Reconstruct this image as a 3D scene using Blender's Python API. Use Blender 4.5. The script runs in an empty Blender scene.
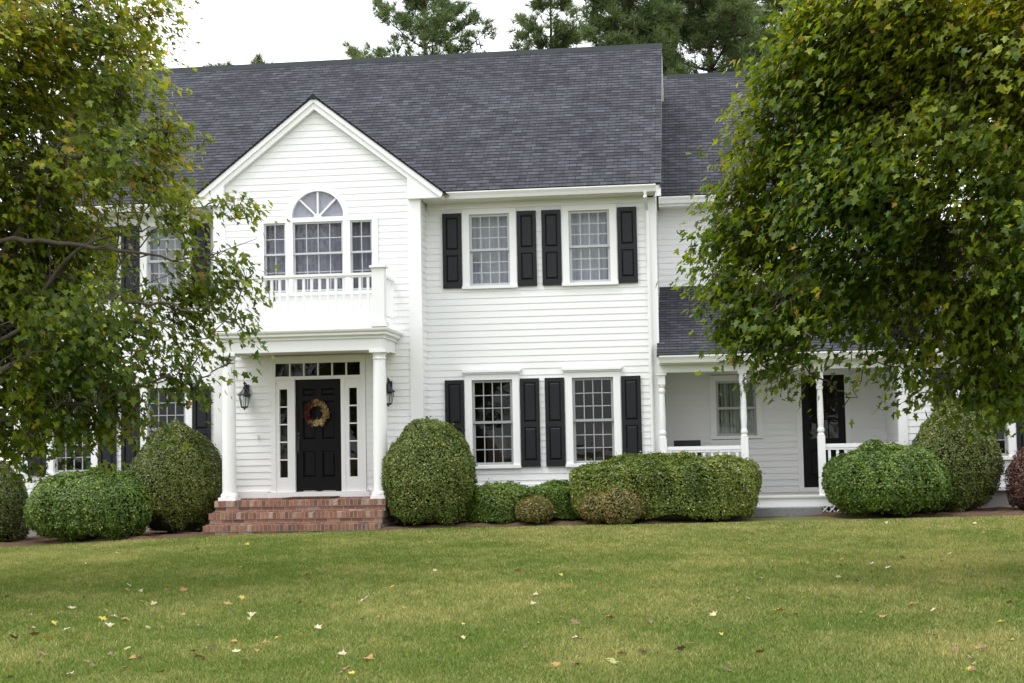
import bpy, math, random
import numpy as np
random.seed(7)
RNG = np.random.default_rng(11)
C = bpy.context.scene.collection
G = 1.27            # eye height above the foot of the front steps; geometry below is written relative to the eye
AX = -6.625         # axis of the entrance bay

# ------------------------------------------------------------------ camera model (also used to read distances)
F, W, H = 1500.0, 1024, 683
ROLL, D = 0.019, 26.5
PITCH, YAW = math.radians(4.0808), math.radians(6.9758)
def at(px, py, Y):
    dx, dy = px - W / 2, py - H / 2
    a = dx * math.cos(ROLL) - dy * math.sin(ROLL)
    b = dx * math.sin(ROLL) + dy * math.cos(ROLL)
    up = -b * math.cos(PITCH) + F * math.sin(PITCH)
    fw = F * math.cos(PITCH) + b * math.sin(PITCH)
    X = a * math.cos(YAW) - fw * math.sin(YAW)
    Yd = a * math.sin(YAW) + fw * math.cos(YAW)
    t = (Y + D) / Yd
    return X * t, up * t

EDGE = [(-40, -1.62), (-13, -1.50), (-11, -1.46), (-8, -1.335), (-5.1, -1.285), (-3.7, -1.262), (1, -1.238), (5, -1.19), (9, -1.16), (40, -1.0)]
ex = np.array([e[0] for e in EDGE]); ez = np.array([e[1] for e in EDGE])
YB = -2.75          # front edge of the planting bed
def gz(X, Y):
    X = np.asarray(X, float); Y = np.asarray(Y, float)
    e = np.interp(X, ex, ez)
    t = np.clip((YB - Y) / 23.6, 0, 1)
    z = e * (1 - t) + (-1.66) * t
    z = z - 0.012 * np.clip(-26 - Y, 0, 60)
    return z + 0.02 * np.sin(X * 0.55 + 1.0) * np.sin(Y * 0.42) * np.clip(t * 4, 0, 1)

# ------------------------------------------------------------------ materials
def new_mat(name):
    m = bpy.data.materials.new(name); m.use_nodes = True
    nt = m.node_tree
    return m, nt, nt.nodes['Principled BSDF']
def N(nt, t, **kw):
    n = nt.nodes.new(t)
    for k, v in kw.items():
        if k.startswith('i_'):
            n.inputs[k[2:].replace('_', ' ')].default_value = v
        else: setattr(n, k, v)
    return n
def plain(name, col, rough=0.5, var=0.0, scale=6.0, spec=0.4, bump=0.0, bscale=60.0, stretch=None):
    m, nt, p = new_mat(name)
    p.inputs['Roughness'].default_value = rough
    p.inputs['Specular IOR Level'].default_value = spec
    if var or bump:
        tc = N(nt, 'ShaderNodeTexCoord'); mp = N(nt, 'ShaderNodeMapping')
        nt.links.new(tc.outputs['Object'], mp.inputs['Vector'])
        if stretch: mp.inputs['Scale'].default_value = stretch
    if var:
        no = N(nt, 'ShaderNodeTexNoise'); no.inputs['Scale'].default_value = scale; no.inputs['Detail'].default_value = 6
        nt.links.new(mp.outputs[0], no.inputs['Vector'])
        r = N(nt, 'ShaderNodeMix', data_type='RGBA')
        r.inputs['A'].default_value = (*[c * (1 - var) for c in col], 1)
        r.inputs['B'].default_value = (*[min(1, c * (1 + var)) for c in col], 1)
        nt.links.new(no.outputs['Fac'], r.inputs['Factor'])
        nt.links.new(r.outputs['Result'], p.inputs['Base Color'])
    else: p.inputs['Base Color'].default_value = (*col, 1)
    if bump:
        nb = N(nt, 'ShaderNodeTexNoise'); nb.inputs['Scale'].default_value = bscale; nb.inputs['Detail'].default_value = 4
        nt.links.new(mp.outputs[0], nb.inputs['Vector'])
        b = N(nt, 'ShaderNodeBump'); b.inputs['Strength'].default_value = bump; b.inputs['Distance'].default_value = 0.01
        nt.links.new(nb.outputs['Fac'], b.inputs['Height']); nt.links.new(b.outputs[0], p.inputs['Normal'])
    return m

M = {}
M['siding'] = plain('white_clapboard_paint', (0.815, 0.815, 0.81), 0.55, 0.03, 1.3, 0.3, 0.15, 40, (0.5, 6, 6))
M['trim'] = plain('white_trim_paint', (0.82, 0.82, 0.815), 0.45, 0.025, 2.0, 0.35)
M['gutter'] = plain('white_gutter', (0.78, 0.775, 0.75), 0.4, 0.04, 3.0)
M['soffit'] = plain('soffit_paint', (0.75, 0.73, 0.68), 0.6, 0.03, 2.0, 0.2)
M['sash'] = plain('window_sash', (0.33, 0.34, 0.335), 0.45, 0.03, 4.0)
M['sash_light'] = plain('white_window_sash', (0.47, 0.48, 0.49), 0.45, 0.03, 4.0)
M['shutter'] = plain('black_shutter', (0.0105, 0.0105, 0.013), 0.45, 0.25, 3.0, 0.3)
M['door'] = plain('black_door', (0.0045, 0.0045, 0.006), 0.35, 0.2, 3.0, 0.18)
M['metal'] = plain('black_iron', (0.014, 0.018, 0.018), 0.4, 0.3, 20.0, 0.5)
M['brass'] = plain('aged_handle', (0.09, 0.08, 0.07), 0.3); M['brass'].node_tree.nodes['Principled BSDF'].inputs['Metallic'].default_value = 0.8
M['foundation'] = plain('concrete_foundation', (0.33, 0.32, 0.30), 0.9, 0.2, 5.0, 0.2, 0.4, 30)
M['granite'] = plain('grey_granite', (0.21, 0.21, 0.215), 0.75, 0.55, 45.0, 0.3, 0.5, 50)
M['deck'] = plain('pale_deck_paint', (0.62, 0.60, 0.57), 0.6, 0.1, 8.0, 0.3)
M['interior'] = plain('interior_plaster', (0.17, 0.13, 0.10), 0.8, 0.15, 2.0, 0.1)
M['mulch'] = plain('bark_mulch', (0.095, 0.06, 0.04), 0.95, 0.65, 30.0, 0.1, 1.0, 45)
M['bark'] = plain('maple_bark', (0.085, 0.07, 0.058), 0.9, 0.4, 14.0, 0.1, 0.8, 25, (1, 1, 0.35))
M['pinebark'] = plain('pine_bark', (0.07, 0.052, 0.043), 0.9, 0.4, 6.0, 0.1)
M['twig'] = plain('shrub_twigs', (0.03, 0.028, 0.014), 0.95, 0.4, 18.0, 0.05)
M['mat'] = plain('brown_coir', (0.075, 0.045, 0.035), 0.95, 0.3, 40.0, 0.05)
M['mortar'] = plain('mortar', (0.42, 0.38, 0.34), 0.95, 0.15, 14.0, 0.1)
M['chair'] = plain('black_chair', (0.014, 0.014, 0.016), 0.5, 0.2, 5.0, 0.4)
def add_curtain(nm, col):
    m = plain(nm, col, 0.9, 0.12, 9.0, 0.05, stretch=(6, 6, 0.6)); M[nm] = m
add_curtain('sheer_curtain', (0.36, 0.375, 0.42)); add_curtain('grey_sheer', (0.215, 0.21, 0.26)); add_curtain('arch_shade', (0.38, 0.38, 0.45))
add_curtain('green_reflection', (0.36, 0.40, 0.33))  # pale green reflection in the porch panes, put into a cloth colour

def glass_mat(name, f0, rough=0.0, tint=(0.93, 0.95, 0.95)):
    m, nt, p = new_mat(name); nt.nodes.remove(p)
    out = nt.nodes['Material Output']
    tr = N(nt, 'ShaderNodeBsdfTransparent'); tr.inputs['Color'].default_value = (*tint, 1)
    gl = N(nt, 'ShaderNodeBsdfGlossy'); gl.inputs['Roughness'].default_value = rough
    lw = N(nt, 'ShaderNodeLayerWeight'); lw.inputs['Blend'].default_value = .5
    pw = N(nt, 'ShaderNodeMath', operation='POWER'); pw.inputs[1].default_value = 5; nt.links.new(lw.outputs['Facing'], pw.inputs[0])
    fr = N(nt, 'ShaderNodeMath', operation='MULTIPLY_ADD'); fr.inputs[1].default_value = 1 - f0; fr.inputs[2].default_value = f0; nt.links.new(pw.outputs[0], fr.inputs[0])
    tc = N(nt, 'ShaderNodeTexCoord'); no = N(nt, 'ShaderNodeTexNoise'); no.inputs['Scale'].default_value = 1.8
    nt.links.new(tc.outputs['Object'], no.inputs['Vector'])
    b = N(nt, 'ShaderNodeBump'); b.inputs['Strength'].default_value = 0.08; b.inputs['Distance'].default_value = 0.05
    nt.links.new(no.outputs['Fac'], b.inputs['Height'])
    nt.links.new(b.outputs[0], gl.inputs['Normal'])
    mx = N(nt, 'ShaderNodeMixShader')
    nt.links.new(fr.outputs[0], mx.inputs[0]); nt.links.new(tr.outputs[0], mx.inputs[1]); nt.links.new(gl.outputs[0], mx.inputs[2])
    nt.links.new(mx.outputs[0], out.inputs[0])
    return m
M['glass'] = glass_mat('window_glass', .032)
M['glass_lamp'] = glass_mat('lamp_glass', .06, 0.05)
M['glass_bright'] = glass_mat('upper_window_glass', .05)

# roof shingles (uv = metres along the eave / up the slope)
def shingles(name):
    m, nt, p = new_mat(name)
    uv = N(nt, 'ShaderNodeUVMap')
    def brick(w, h, off, c1, c2, mort, shift):
        mp = N(nt, 'ShaderNodeMapping'); mp.inputs['Location'].default_value = shift
        nt.links.new(uv.outputs[0], mp.inputs[0])
        b = N(nt, 'ShaderNodeTexBrick'); b.offset = off; b.offset_frequency = 2; b.squash = 1.0
        b.inputs['Scale'].default_value = 1; b.inputs['Brick Width'].default_value = w; b.inputs['Row Height'].default_value = h
        b.inputs['Mortar Size'].default_value = 0.007; b.inputs['Mortar Smooth'].default_value = 0.3; b.inputs['Bias'].default_value = 0
        b.inputs['Color1'].default_value = (*c1, 1); b.inputs['Color2'].default_value = (*c2, 1); b.inputs['Mortar'].default_value = (*mort, 1)
        nt.links.new(mp.outputs[0], b.inputs['Vector']); return b
    a = brick(0.22, 0.125, 0.37, (0.030, 0.031, 0.037), (0.058, 0.059, 0.070), (0.013, 0.013, 0.016), (0, 0, 0))
    c = brick(0.14, 0.125, 0.61, (0.68, 0.68, 0.7), (1.35, 1.35, 1.37), (0.9, 0.9, 0.9), (0.13, 0, 0))
    mul = N(nt, 'ShaderNodeMix', data_type='RGBA', blend_type='MULTIPLY'); mul.inputs['Factor'].default_value = 0.75
    nt.links.new(a.outputs['Color'], mul.inputs['A']); nt.links.new(c.outputs['Color'], mul.inputs['B'])
    no = N(nt, 'ShaderNodeTexNoise'); no.inputs['Scale'].default_value = 0.7; no.inputs['Detail'].default_value = 5
    nt.links.new(uv.outputs[0], no.inputs['Vector'])
    rp = N(nt, 'ShaderNodeMapRange'); rp.inputs['From Min'].default_value = 0.3; rp.inputs['From Max'].default_value = 0.7
    rp.inputs['To Min'].default_value = 0.85; rp.inputs['To Max'].default_value = 1.15
    nt.links.new(no.outputs['Fac'], rp.inputs['Value'])
    g = N(nt, 'ShaderNodeTexNoise'); g.inputs['Scale'].default_value = 90; g.inputs['Detail'].default_value = 2
    nt.links.new(uv.outputs[0], g.inputs['Vector'])
    gp = N(nt, 'ShaderNodeMapRange'); gp.inputs['To Min'].default_value = 0.75; gp.inputs['To Max'].default_value = 1.25
    nt.links.new(g.outputs['Fac'], gp.inputs['Value'])
    mm = N(nt, 'ShaderNodeMath', operation='MULTIPLY'); nt.links.new(rp.outputs[0], mm.inputs[0]); nt.links.new(gp.outputs[0], mm.inputs[1])
    sc = N(nt, 'ShaderNodeVectorMath', operation='SCALE')
    nt.links.new(mul.outputs['Result'], sc.inputs[0]); nt.links.new(mm.outputs[0], sc.inputs['Scale'])
    nt.links.new(sc.outputs[0], p.inputs['Base Color'])
    p.inputs['Roughness'].default_value = 0.9; p.inputs['Specular IOR Level'].default_value = 0.25
    return m
M['roof'] = shingles('slate_grey_shingles')
M['ridge'] = plain('ridge_cap', (0.026, 0.030, 0.031), 0.9, 0.3, 4.0, 0.2)

# colour carried by each leaf / blade / brick
def attr_mat(name, rough=0.5, spec=0.3, transl=0.0, tcol=(1, 1, 1), noise=0.0, nscale=30.0):
    m, nt, p = new_mat(name)
    at_ = N(nt, 'ShaderNodeAttribute', attribute_name='Col')
    src = at_.outputs['Color']
    if noise:
        tc = N(nt, 'ShaderNodeTexCoord'); no = N(nt, 'ShaderNodeTexNoise'); no.inputs['Scale'].default_value = nscale; no.inputs['Detail'].default_value = 4
        nt.links.new(tc.outputs['Object'], no.inputs['Vector'])
        rp = N(nt, 'ShaderNodeMapRange'); rp.inputs['To Min'].default_value = 1 - noise; rp.inputs['To Max'].default_value = 1 + noise
        nt.links.new(no.outputs['Fac'], rp.inputs['Value'])
        sc = N(nt, 'ShaderNodeVectorMath', operation='SCALE'); nt.links.new(src, sc.inputs[0]); nt.links.new(rp.outputs[0], sc.inputs['Scale'])
        src = sc.outputs[0]
    nt.links.new(src, p.inputs['Base Color'])
    p.inputs['Roughness'].default_value = rough; p.inputs['Specular IOR Level'].default_value = spec
    if transl:
        t = N(nt, 'ShaderNodeBsdfTranslucent')
        v = N(nt, 'ShaderNodeVectorMath', operation='MULTIPLY'); v.inputs[1].default_value = tcol
        nt.links.new(src, v.inputs[0]); nt.links.new(v.outputs[0], t.inputs['Color'])
        mx = N(nt, 'ShaderNodeMixShader'); mx.inputs[0].default_value = transl
        nt.links.new(p.outputs[0], mx.inputs[1]); nt.links.new(t.outputs[0], mx.inputs[2])
        nt.links.new(mx.outputs[0], nt.nodes['Material Output'].inputs[0])
    return m
M['leaf'] = attr_mat('maple_leaves', 0.42, 0.33, 0.45, (1.8, 1.65, 0.6))
M['shrubleaf'] = attr_mat('shrub_leaves', 0.4, 0.4, 0.2, (1.4, 1.4, 0.7))
M['needle'] = attr_mat('pine_needles', 0.6, 0.25, 0.2, (1.3, 1.3, 0.8))
M['grass'] = attr_mat('grass_blades', 0.6, 0.2, 0.3, (1.3, 1.3, 0.7))
M['brick'] = attr_mat('red_brick', 0.9, 0.15, 0, noise=0.5, nscale=26)
M['husk'] = attr_mat('dried_husks', 0.8, 0.1, 0.15)
M['fallen'] = {}
for nm, c in (('cream', (0.46, 0.40, 0.26)), ('yellow', (0.44, 0.34, 0.07)), ('orange', (0.34, 0.20, 0.075)), ('brown', (0.20, 0.13, 0.075)), ('green', (0.28, 0.29, 0.11))):
    M['fallen'][nm] = plain('fallen_leaf_' + nm, c, 0.7, 0.3, 25.0, 0.2)

def lawn_mat():
    m, nt, p = new_mat('lawn_soil_and_thatch')
    tc = N(nt, 'ShaderNodeTexCoord')
    n1 = N(nt, 'ShaderNodeTexNoise'); n1.inputs['Scale'].default_value = 0.5; n1.inputs['Detail'].default_value = 6
    n2 = N(nt, 'ShaderNodeTexNoise'); n2.inputs['Scale'].default_value = 22; n2.inputs['Detail'].default_value = 6
    nt.links.new(tc.outputs['Object'], n1.inputs['Vector']); nt.links.new(tc.outputs['Object'], n2.inputs['Vector'])
    r1 = N(nt, 'ShaderNodeValToRGB'); r1.color_ramp.elements[0].position = 0.38; r1.color_ramp.elements[1].position = 0.66
    r1.color_ramp.elements[0].color = (0.085, 0.11, 0.03, 1); r1.color_ramp.elements[1].color = (0.17, 0.155, 0.065, 1)
    nt.links.new(n1.outputs['Fac'], r1.inputs[0])
    rp = N(nt, 'ShaderNodeMapRange'); rp.inputs['To Min'].default_value = 0.5; rp.inputs['To Max'].default_value = 1.4
    nt.links.new(n2.outputs['Fac'], rp.inputs['Value'])
    sc = N(nt, 'ShaderNodeVectorMath', operation='SCALE'); nt.links.new(r1.outputs[0], sc.inputs[0]); nt.links.new(rp.outputs[0], sc.inputs['Scale'])
    nt.links.new(sc.outputs[0], p.inputs['Base Color'])
    p.inputs['Roughness'].default_value = 0.95; p.inputs['Specular IOR Level'].default_value = 0.1
    return m
M['lawn'] = lawn_mat()

# ------------------------------------------------------------------ object helpers
def tag(o, label=None, cat=None, group=None, kind=None):
    if label: o['label'] = label
    if cat: o['category'] = cat
    if group: o['group'] = group
    if kind: o['kind'] = kind
    return o
def empty(name, loc, label, cat, group=None):
    o = bpy.data.objects.new(name, None); C.objects.link(o)
    o.location = (loc[0], loc[1], loc[2] + G); o.empty_display_size = 0.2
    return tag(o, label, cat, group)
ORIG = {}
def origin_of(o):
    x, y, z = 0.0, 0.0, 0.0
    while o is not None:
        x += o.location[0]; y += o.location[1]; z += o.location[2]; o = o.parent
    return np.array((x, y, z))
def link(name, me, mat, parent=None, origin=None):
    o = bpy.data.objects.new(name, me); C.objects.link(o)
    if mat: me.materials.append(mat)
    if parent is not None: o.parent = parent
    elif origin is not None: o.location = (origin[0], origin[1], origin[2] + G)
    return o
class MB:
    def __init__(s): s.v = []; s.f = []; s.uv = []; s.col = []
    def face(s, pts, uv=None, col=None):
        b = len(s.v); s.v += [tuple(p) for p in pts]; s.f.append(tuple(range(b, b + len(pts)))); s.uv.append(uv); s.col.append(col)
    def box(s, x0, x1, y0, y1, z0, z1, col=None):
        if x0 > x1: x0, x1 = x1, x0
        if y0 > y1: y0, y1 = y1, y0
        if z0 > z1: z0, z1 = z1, z0
        b = len(s.v)
        s.v += [(x0, y0, z0), (x1, y0, z0), (x1, y1, z0), (x0, y1, z0), (x0, y0, z1), (x1, y0, z1), (x1, y1, z1), (x0, y1, z1)]
        for q in ((0, 3, 2, 1), (4, 5, 6, 7), (0, 1, 5, 4), (1, 2, 6, 5), (2, 3, 7, 6), (3, 0, 4, 7)):
            s.f.append(tuple(b + i for i in q)); s.uv.append(None); s.col.append(col)
    def prism(s, poly, y0, y1):           # polygon in (x, z), extruded along y
        n = len(poly); b = len(s.v)
        s.v += [(x, y0, z) for x, z in poly] + [(x, y1, z) for x, z in poly]
        fs = [tuple(b + i for i in range(n)), tuple(b + n + i for i in reversed(range(n)))]
        fs += [(b + i, b + n + i, b + n + (i + 1) % n, b + (i + 1) % n) for i in range(n)]
        for q in fs: s.f.append(q); s.uv.append(None); s.col.append(None)
    def xprism(s, poly, x0, x1):          # polygon in (y, z), extruded along x
        n = len(poly); b = len(s.v)
        s.v += [(x0, y, z) for y, z in poly] + [(x1, y, z) for y, z in poly]
        fs = [tuple(b + i for i in range(n)), tuple(b + n + i for i in reversed(range(n)))]
        fs += [(b + i, b + n + i, b + n + (i + 1) % n, b + (i + 1) % n) for i in range(n)]
        for q in fs: s.f.append(q); s.uv.append(None); s.col.append(None)
    def raised(s, x0, x1, z0, z1, y, d, inset):  # bevelled raised panel facing -y
        a = [(x0, y, z0), (x1, y, z0), (x1, y, z1), (x0, y, z1)]
        i = inset; b = [(x0 + i, y - d, z0 + i), (x1 - i, y - d, z0 + i), (x1 - i, y - d, z1 - i), (x0 + i, y - d, z1 - i)]
        s.face(b)
        for k in range(4): s.face([a[k], a[(k + 1) % 4], b[(k + 1) % 4], b[k]])
    def lathe(s, prof, cx, cy, n=20):     # prof: (radius, z)
        b = len(s.v)
        for r, z in prof:
            for k in range(n):
                t = 2 * math.pi * k / n; s.v.append((cx + r * math.cos(t), cy + r * math.sin(t), z))
        for i in range(len(prof) - 1):
            for k in range(n):
                s.f.append((b + i * n + k, b + i * n + (k + 1) % n, b + (i + 1) * n + (k + 1) % n, b + (i + 1) * n + k)); s.uv.append(None); s.col.append(None)
        s.f.append(tuple(b + k for k in reversed(range(n)))); s.uv.append(None); s.col.append(None)
        e = b + (len(prof) - 1) * n
        s.f.append(tuple(e + k for k in range(n))); s.uv.append(None); s.col.append(None)
    def tube(s, pts, rad, n=6):
        pts = [np.array(p, float) for p in pts]; b = len(s.v)
        for i, p in enumerate(pts):
            d = pts[min(i + 1, len(pts) - 1)] - pts[max(i - 1, 0)]; d /= (np.linalg.norm(d) + 1e-9)
            u = np.cross(d, (0, 0, 1) if abs(d[2]) < 0.9 else (1, 0, 0)); u /= np.linalg.norm(u); w = np.cross(d, u)
            r = rad[i] if hasattr(rad, '__len__') else rad
            for k in range(n):
                t = 2 * math.pi * k / n; s.v.append(tuple(p + r * (math.cos(t) * u + math.sin(t) * w)))
        for i in range(len(pts) - 1):
            for k in range(n):
                s.f.append((b + i * n + k, b + i * n + (k + 1) % n, b + (i + 1) * n + (k + 1) % n, b + (i + 1) * n + k)); s.uv.append(None); s.col.append(None)
        e = b + (len(pts) - 1) * n
        s.f.append(tuple(b + k for k in reversed(range(n)))); s.uv.append(None); s.col.append(None)
        s.f.append(tuple(e + k for k in range(n))); s.uv.append(None); s.col.append(None)
    def split(s, n_faces_marks=None):     # connected pieces -> separate MBs
        par = list(range(len(s.v)))
        def fd(a):
            while par[a] != a: par[a] = par[par[a]]; a = par[a]
            return a
        key = {}
        for i, p in enumerate(s.v):
            k = tuple(round(c, 4) for c in p)
            if k in key: par[fd(i)] = fd(key[k])
            else: key[k] = i
        for f in s.f:
            for b in f[1:]: par[fd(b)] = fd(f[0])
        out = {}
        for f, u, c in zip(s.f, s.uv, s.col):
            m = out.setdefault(fd(f[0]), MB()); m.face([s.v[i] for i in f], u, c)
        return list(out.values())
    def build(s, name, mat, parent=None, origin=None, smooth=False):
        v = np.array(s.v, float); v[:, 2] += G
        if parent is not None: v -= origin_of(parent)
        elif origin is not None: v -= np.array((origin[0], origin[1], origin[2] + G))
        me = bpy.data.meshes.new(name); me.from_pydata(v.tolist(), [], s.f)
        if any(u is not None for u in s.uv):
            l = me.uv_layers.new(name='UVMap'); i = 0
            for f, u in zip(s.f, s.uv):
                for k in range(len(f)):
                    l.data[i].uv = u[k] if u else (0, 0); i += 1
        if any(c is not None for c in s.col):
            a = me.attributes.new('Col', 'FLOAT_COLOR', 'FACE')
            a.data.foreach_set('color', np.array([(*(c or (0.3, 0.3, 0.3)), 1) for c in s.col], np.float32).ravel())
        if smooth: me.shade_smooth()
        return link(name, me, mat, parent, origin)
def np_mesh(name, V, faces_per, Fidx, cols, mat, parent):
    """V (n,3); Fidx flat vertex index array; faces_per verts in every face; cols (nf,3)"""
    V = V.copy(); V[:, 2] += G; V -= origin_of(parent) if parent is not None else 0
    nf = len(Fidx) // faces_per
    me = bpy.data.meshes.new(name)
    me.vertices.add(len(V)); me.vertices.foreach_set('co', V.astype(np.float32).ravel())
    me.loops.add(len(Fidx)); me.loops.foreach_set('vertex_index', Fidx.astype(np.int32))
    me.polygons.add(nf); me.polygons.foreach_set('loop_start', np.arange(0, nf * faces_per, faces_per, dtype=np.int32))
    me.update(calc_edges=True)
    if cols is not None:
        a = me.attributes.new('Col', 'FLOAT_COLOR', 'FACE')
        a.data.foreach_set('color', np.concatenate([cols, np.ones((nf, 1))], 1).astype(np.float32).ravel())
    return link(name, me, mat, parent)

_nd = RNG.normal(size=(10, 3)); _np = RNG.uniform(0, 6.28, 10)
def wob(P, s):                            # smooth pseudo noise, about -1..1
    P = np.asarray(P) * s; o = np.zeros(len(P))
    for i in range(10): o += np.sin(P @ _nd[i] * (0.6 + 0.25 * i) + _np[i])
    return o / 4.0
def unit(a): return a / (np.linalg.norm(a, axis=1, keepdims=True) + 1e-9)

# ------------------------------------------------------------------ ground
def axis_lines(fine, lo, hi, far):
    a = list(np.arange(lo, hi + 1e-6, fine)); d = fine
    x = hi
    while x < far: d *= 1.35; x += d; a.append(x)
    x = lo; d = fine
    while x > -far: d *= 1.35; x -= d; a.insert(0, x)
    return np.array(a)
gx = axis_lines(0.75, -18, 12, 700); gy = axis_lines(0.75, -28, 3, 700)
XX, YY = np.meshgrid(gx, gy); ZZ = gz(XX, YY)
nx, ny = len(gx), len(gy)
V = np.stack([XX.ravel(), YY.ravel(), ZZ.ravel()], 1)
ii, jj = np.meshgrid(np.arange(nx - 1), np.arange(ny - 1)); b0 = (jj * nx + ii).ravel()
lawn = np_mesh('lawn', V, 4, np.stack([b0, b0 + 1, b0 + nx + 1, b0 + nx], 1).ravel(), None, M['lawn'], None)
tag(lawn, 'mown green lawn sloping gently up to the white house', 'lawn', kind='structure')
# mulch bed in front of the house, with a wavering edge
mb = MB(); xs = np.arange(-19, 10.01, 0.1); rows = 14
BX = np.array([-40, -8.2, -7.9, -5.0, -3.9, -2.5, -.6, .5, .8, 2.1, 2.4, 3.9, 4.6, 40]); BY = np.array([-2.8, -2.75, -2.58, -2.58, -2.2, -2.3, -2.15, -1.85, -.82, -.82, -1.9, -1.95, -2.45, -2.6])
def bed_edge(x): return np.interp(x, BX, BY) + 0.035 * np.sin(x * 1.7) + 0.025 * np.sin(x * 4.1 + 1)
grid = []
for x in xs:
    e = float(bed_edge(x)); col = []
    for k in range(rows):
        y = e + (0.15 - e) * k / (rows - 1)
        z = float(gz(x, y)) + (0.006 if k == 0 else 0.035 + 0.02 * math.sin(x * 9 + k * 2.3) + random.uniform(-.008, .008))
        col.append((x, y, z))
    grid.append(col)
for i in range(len(xs) - 1):
    for k in range(rows - 1): mb.face([grid[i][k], grid[i + 1][k], grid[i + 1][k + 1], grid[i][k + 1]])
tag(mb.build('mulch_bed', M['mulch']), 'reddish brown mulch bed under the clipped shrubs', 'mulch', kind='structure')

# grass blades (stuff)
def make_grass(n):
    # denser near the camera, none under the steps and bed
    d = 5.5 + 18.5 * RNG.random(n) ** 1.15
    y = -D + d
    half = d * 0.36 + 1.2
    x = -d * math.tan(YAW) + (RNG.random(n) * 2 - 1) * half
    edge = bed_edge(x)
    k = y < edge + 0.03 - 0.08 * RNG.random(n)
    x, y, d = x[k], y[k], d[k]; n = len(x)
    z = gz(x, y)
    P = np.stack([x, y, z], 1)
    big = wob(np.stack([x * 0.8, y * 0.55, x * 0], 1), 1.0); mid = wob(np.stack([x * 3.2, y * 2.0, x * 0], 1), 1.3)
    streak = wob(np.stack([x * .22, y * 2.1, x * 0], 1), 1.0)
    dry = np.clip(0.34 + 0.13 * streak + 0.24 * big + 0.22 * mid + 0.09 * np.clip((d - 16) / 6, -.6, 1) + RNG.normal(0, 0.26, n), 0, 1)
    g = np.array((0.118, 0.190, 0.028)); s = np.array((0.41, 0.375, 0.15))
    col = g[None] * (1 - dry[:, None]) + s[None] * dry[:, None]
    col *= RNG.uniform(0.64, 1.22, (n, 1))
    h = RNG.uniform(0.012, 0.034, n) * (1 + 0.15 * mid); wd = 0.0022 + 0.00028 * d
    a = RNG.uniform(0, 6.283, n); lean = RNG.uniform(0.2, 1.3, n) * h; la = RNG.uniform(0, 6.283, n)
    dx, dy = np.cos(a) * wd, np.sin(a) * wd
    V = np.empty((n, 3, 3))
    V[:, 0] = P + np.stack([-dx, -dy, dx * 0 - 0.004], 1); V[:, 1] = P + np.stack([dx, dy, dx * 0 - 0.004], 1)
    V[:, 2] = P + np.stack([np.cos(la) * lean, np.sin(la) * lean, h], 1)
    o = np_mesh('grass', V.reshape(-1, 3), 3, np.arange(n * 3), col, M['grass'], None)
    tag(o, 'short mown grass with dry patches on the front lawn', 'grass', kind='stuff')
make_grass(900000)

# ------------------------------------------------------------------ house
HB = (AX, 2.0, -1.25)
house = empty('white_house', HB, 'two-storey white clapboard house with grey shingle roof and black shutters', 'house')
def part(mb, name, mat, parent=house, **k): return mb.build(name, M[mat] if isinstance(mat, str) else mat, parent, **k)
def parts_each(mb, name, mat, parent=house):
    return [part(q, name, mat, parent) for q in mb.split()]
EXPO, LIP = 0.1165, 0.0095
def siding(mb, P, u0, u1, z0, z1, ops=(), clip=None, LIP=LIP):
    zb = z0
    while zb < z1 - 1e-4:
        zt = min(zb + EXPO, z1); cuts = {zb, zt}
        for o in ops:
            for z in o[2:4]:
                if zb < z < zt: cuts.add(z)
        if clip:
            for z in clip[1]:
                if zb < z < zt: cuts.add(z)
        cuts = sorted(cuts)
        for a, b in zip(cuts[:-1], cuts[1:]):
            m = (a + b) / 2; iv = [(u0, u1)]
            for o in ops:
                if o[2] < m < o[3]:
                    nv = []
                    for p, q in iv:
                        if o[1] <= p or o[0] >= q: nv.append((p, q)); continue
                        if o[0] > p: nv.append((p, o[0]))
                        if o[1] < q: nv.append((o[1], q))
                    iv = nv
            oa = 0.003 + LIP * (1 - (a - zb) / EXPO); ob = 0.003 + LIP * (1 - (b - zb) / EXPO)
            for p, q in iv:
                pa, qa, pb, qb = p, q, p, q
                if clip:
                    la, ra = clip[0](a); lb, rb = clip[0](b)
                    pa, qa, pb, qb = max(p, la), min(q, ra), max(p, lb), min(q, rb)
                    if pa > qa: continue
                    if pb > qb: pb = qb = (pb + qb) / 2
                mb.face([P(pa, oa, a), P(qa, oa, a), P(qb, ob, b), P(pb, ob, b)])
                if a == zb: mb.face([P(pa, 0.003, a), P(qa, 0.003, a), P(qa, oa, a), P(pa, oa, a)])
        zb += EXPO
front = lambda Y: (lambda u, o, z: (u, Y - o, z))
rightw = lambda X: (lambda u, o, z: (X + o, u, z))
leftw = lambda X: (lambda u, o, z: (X - o, u, z))

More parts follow.
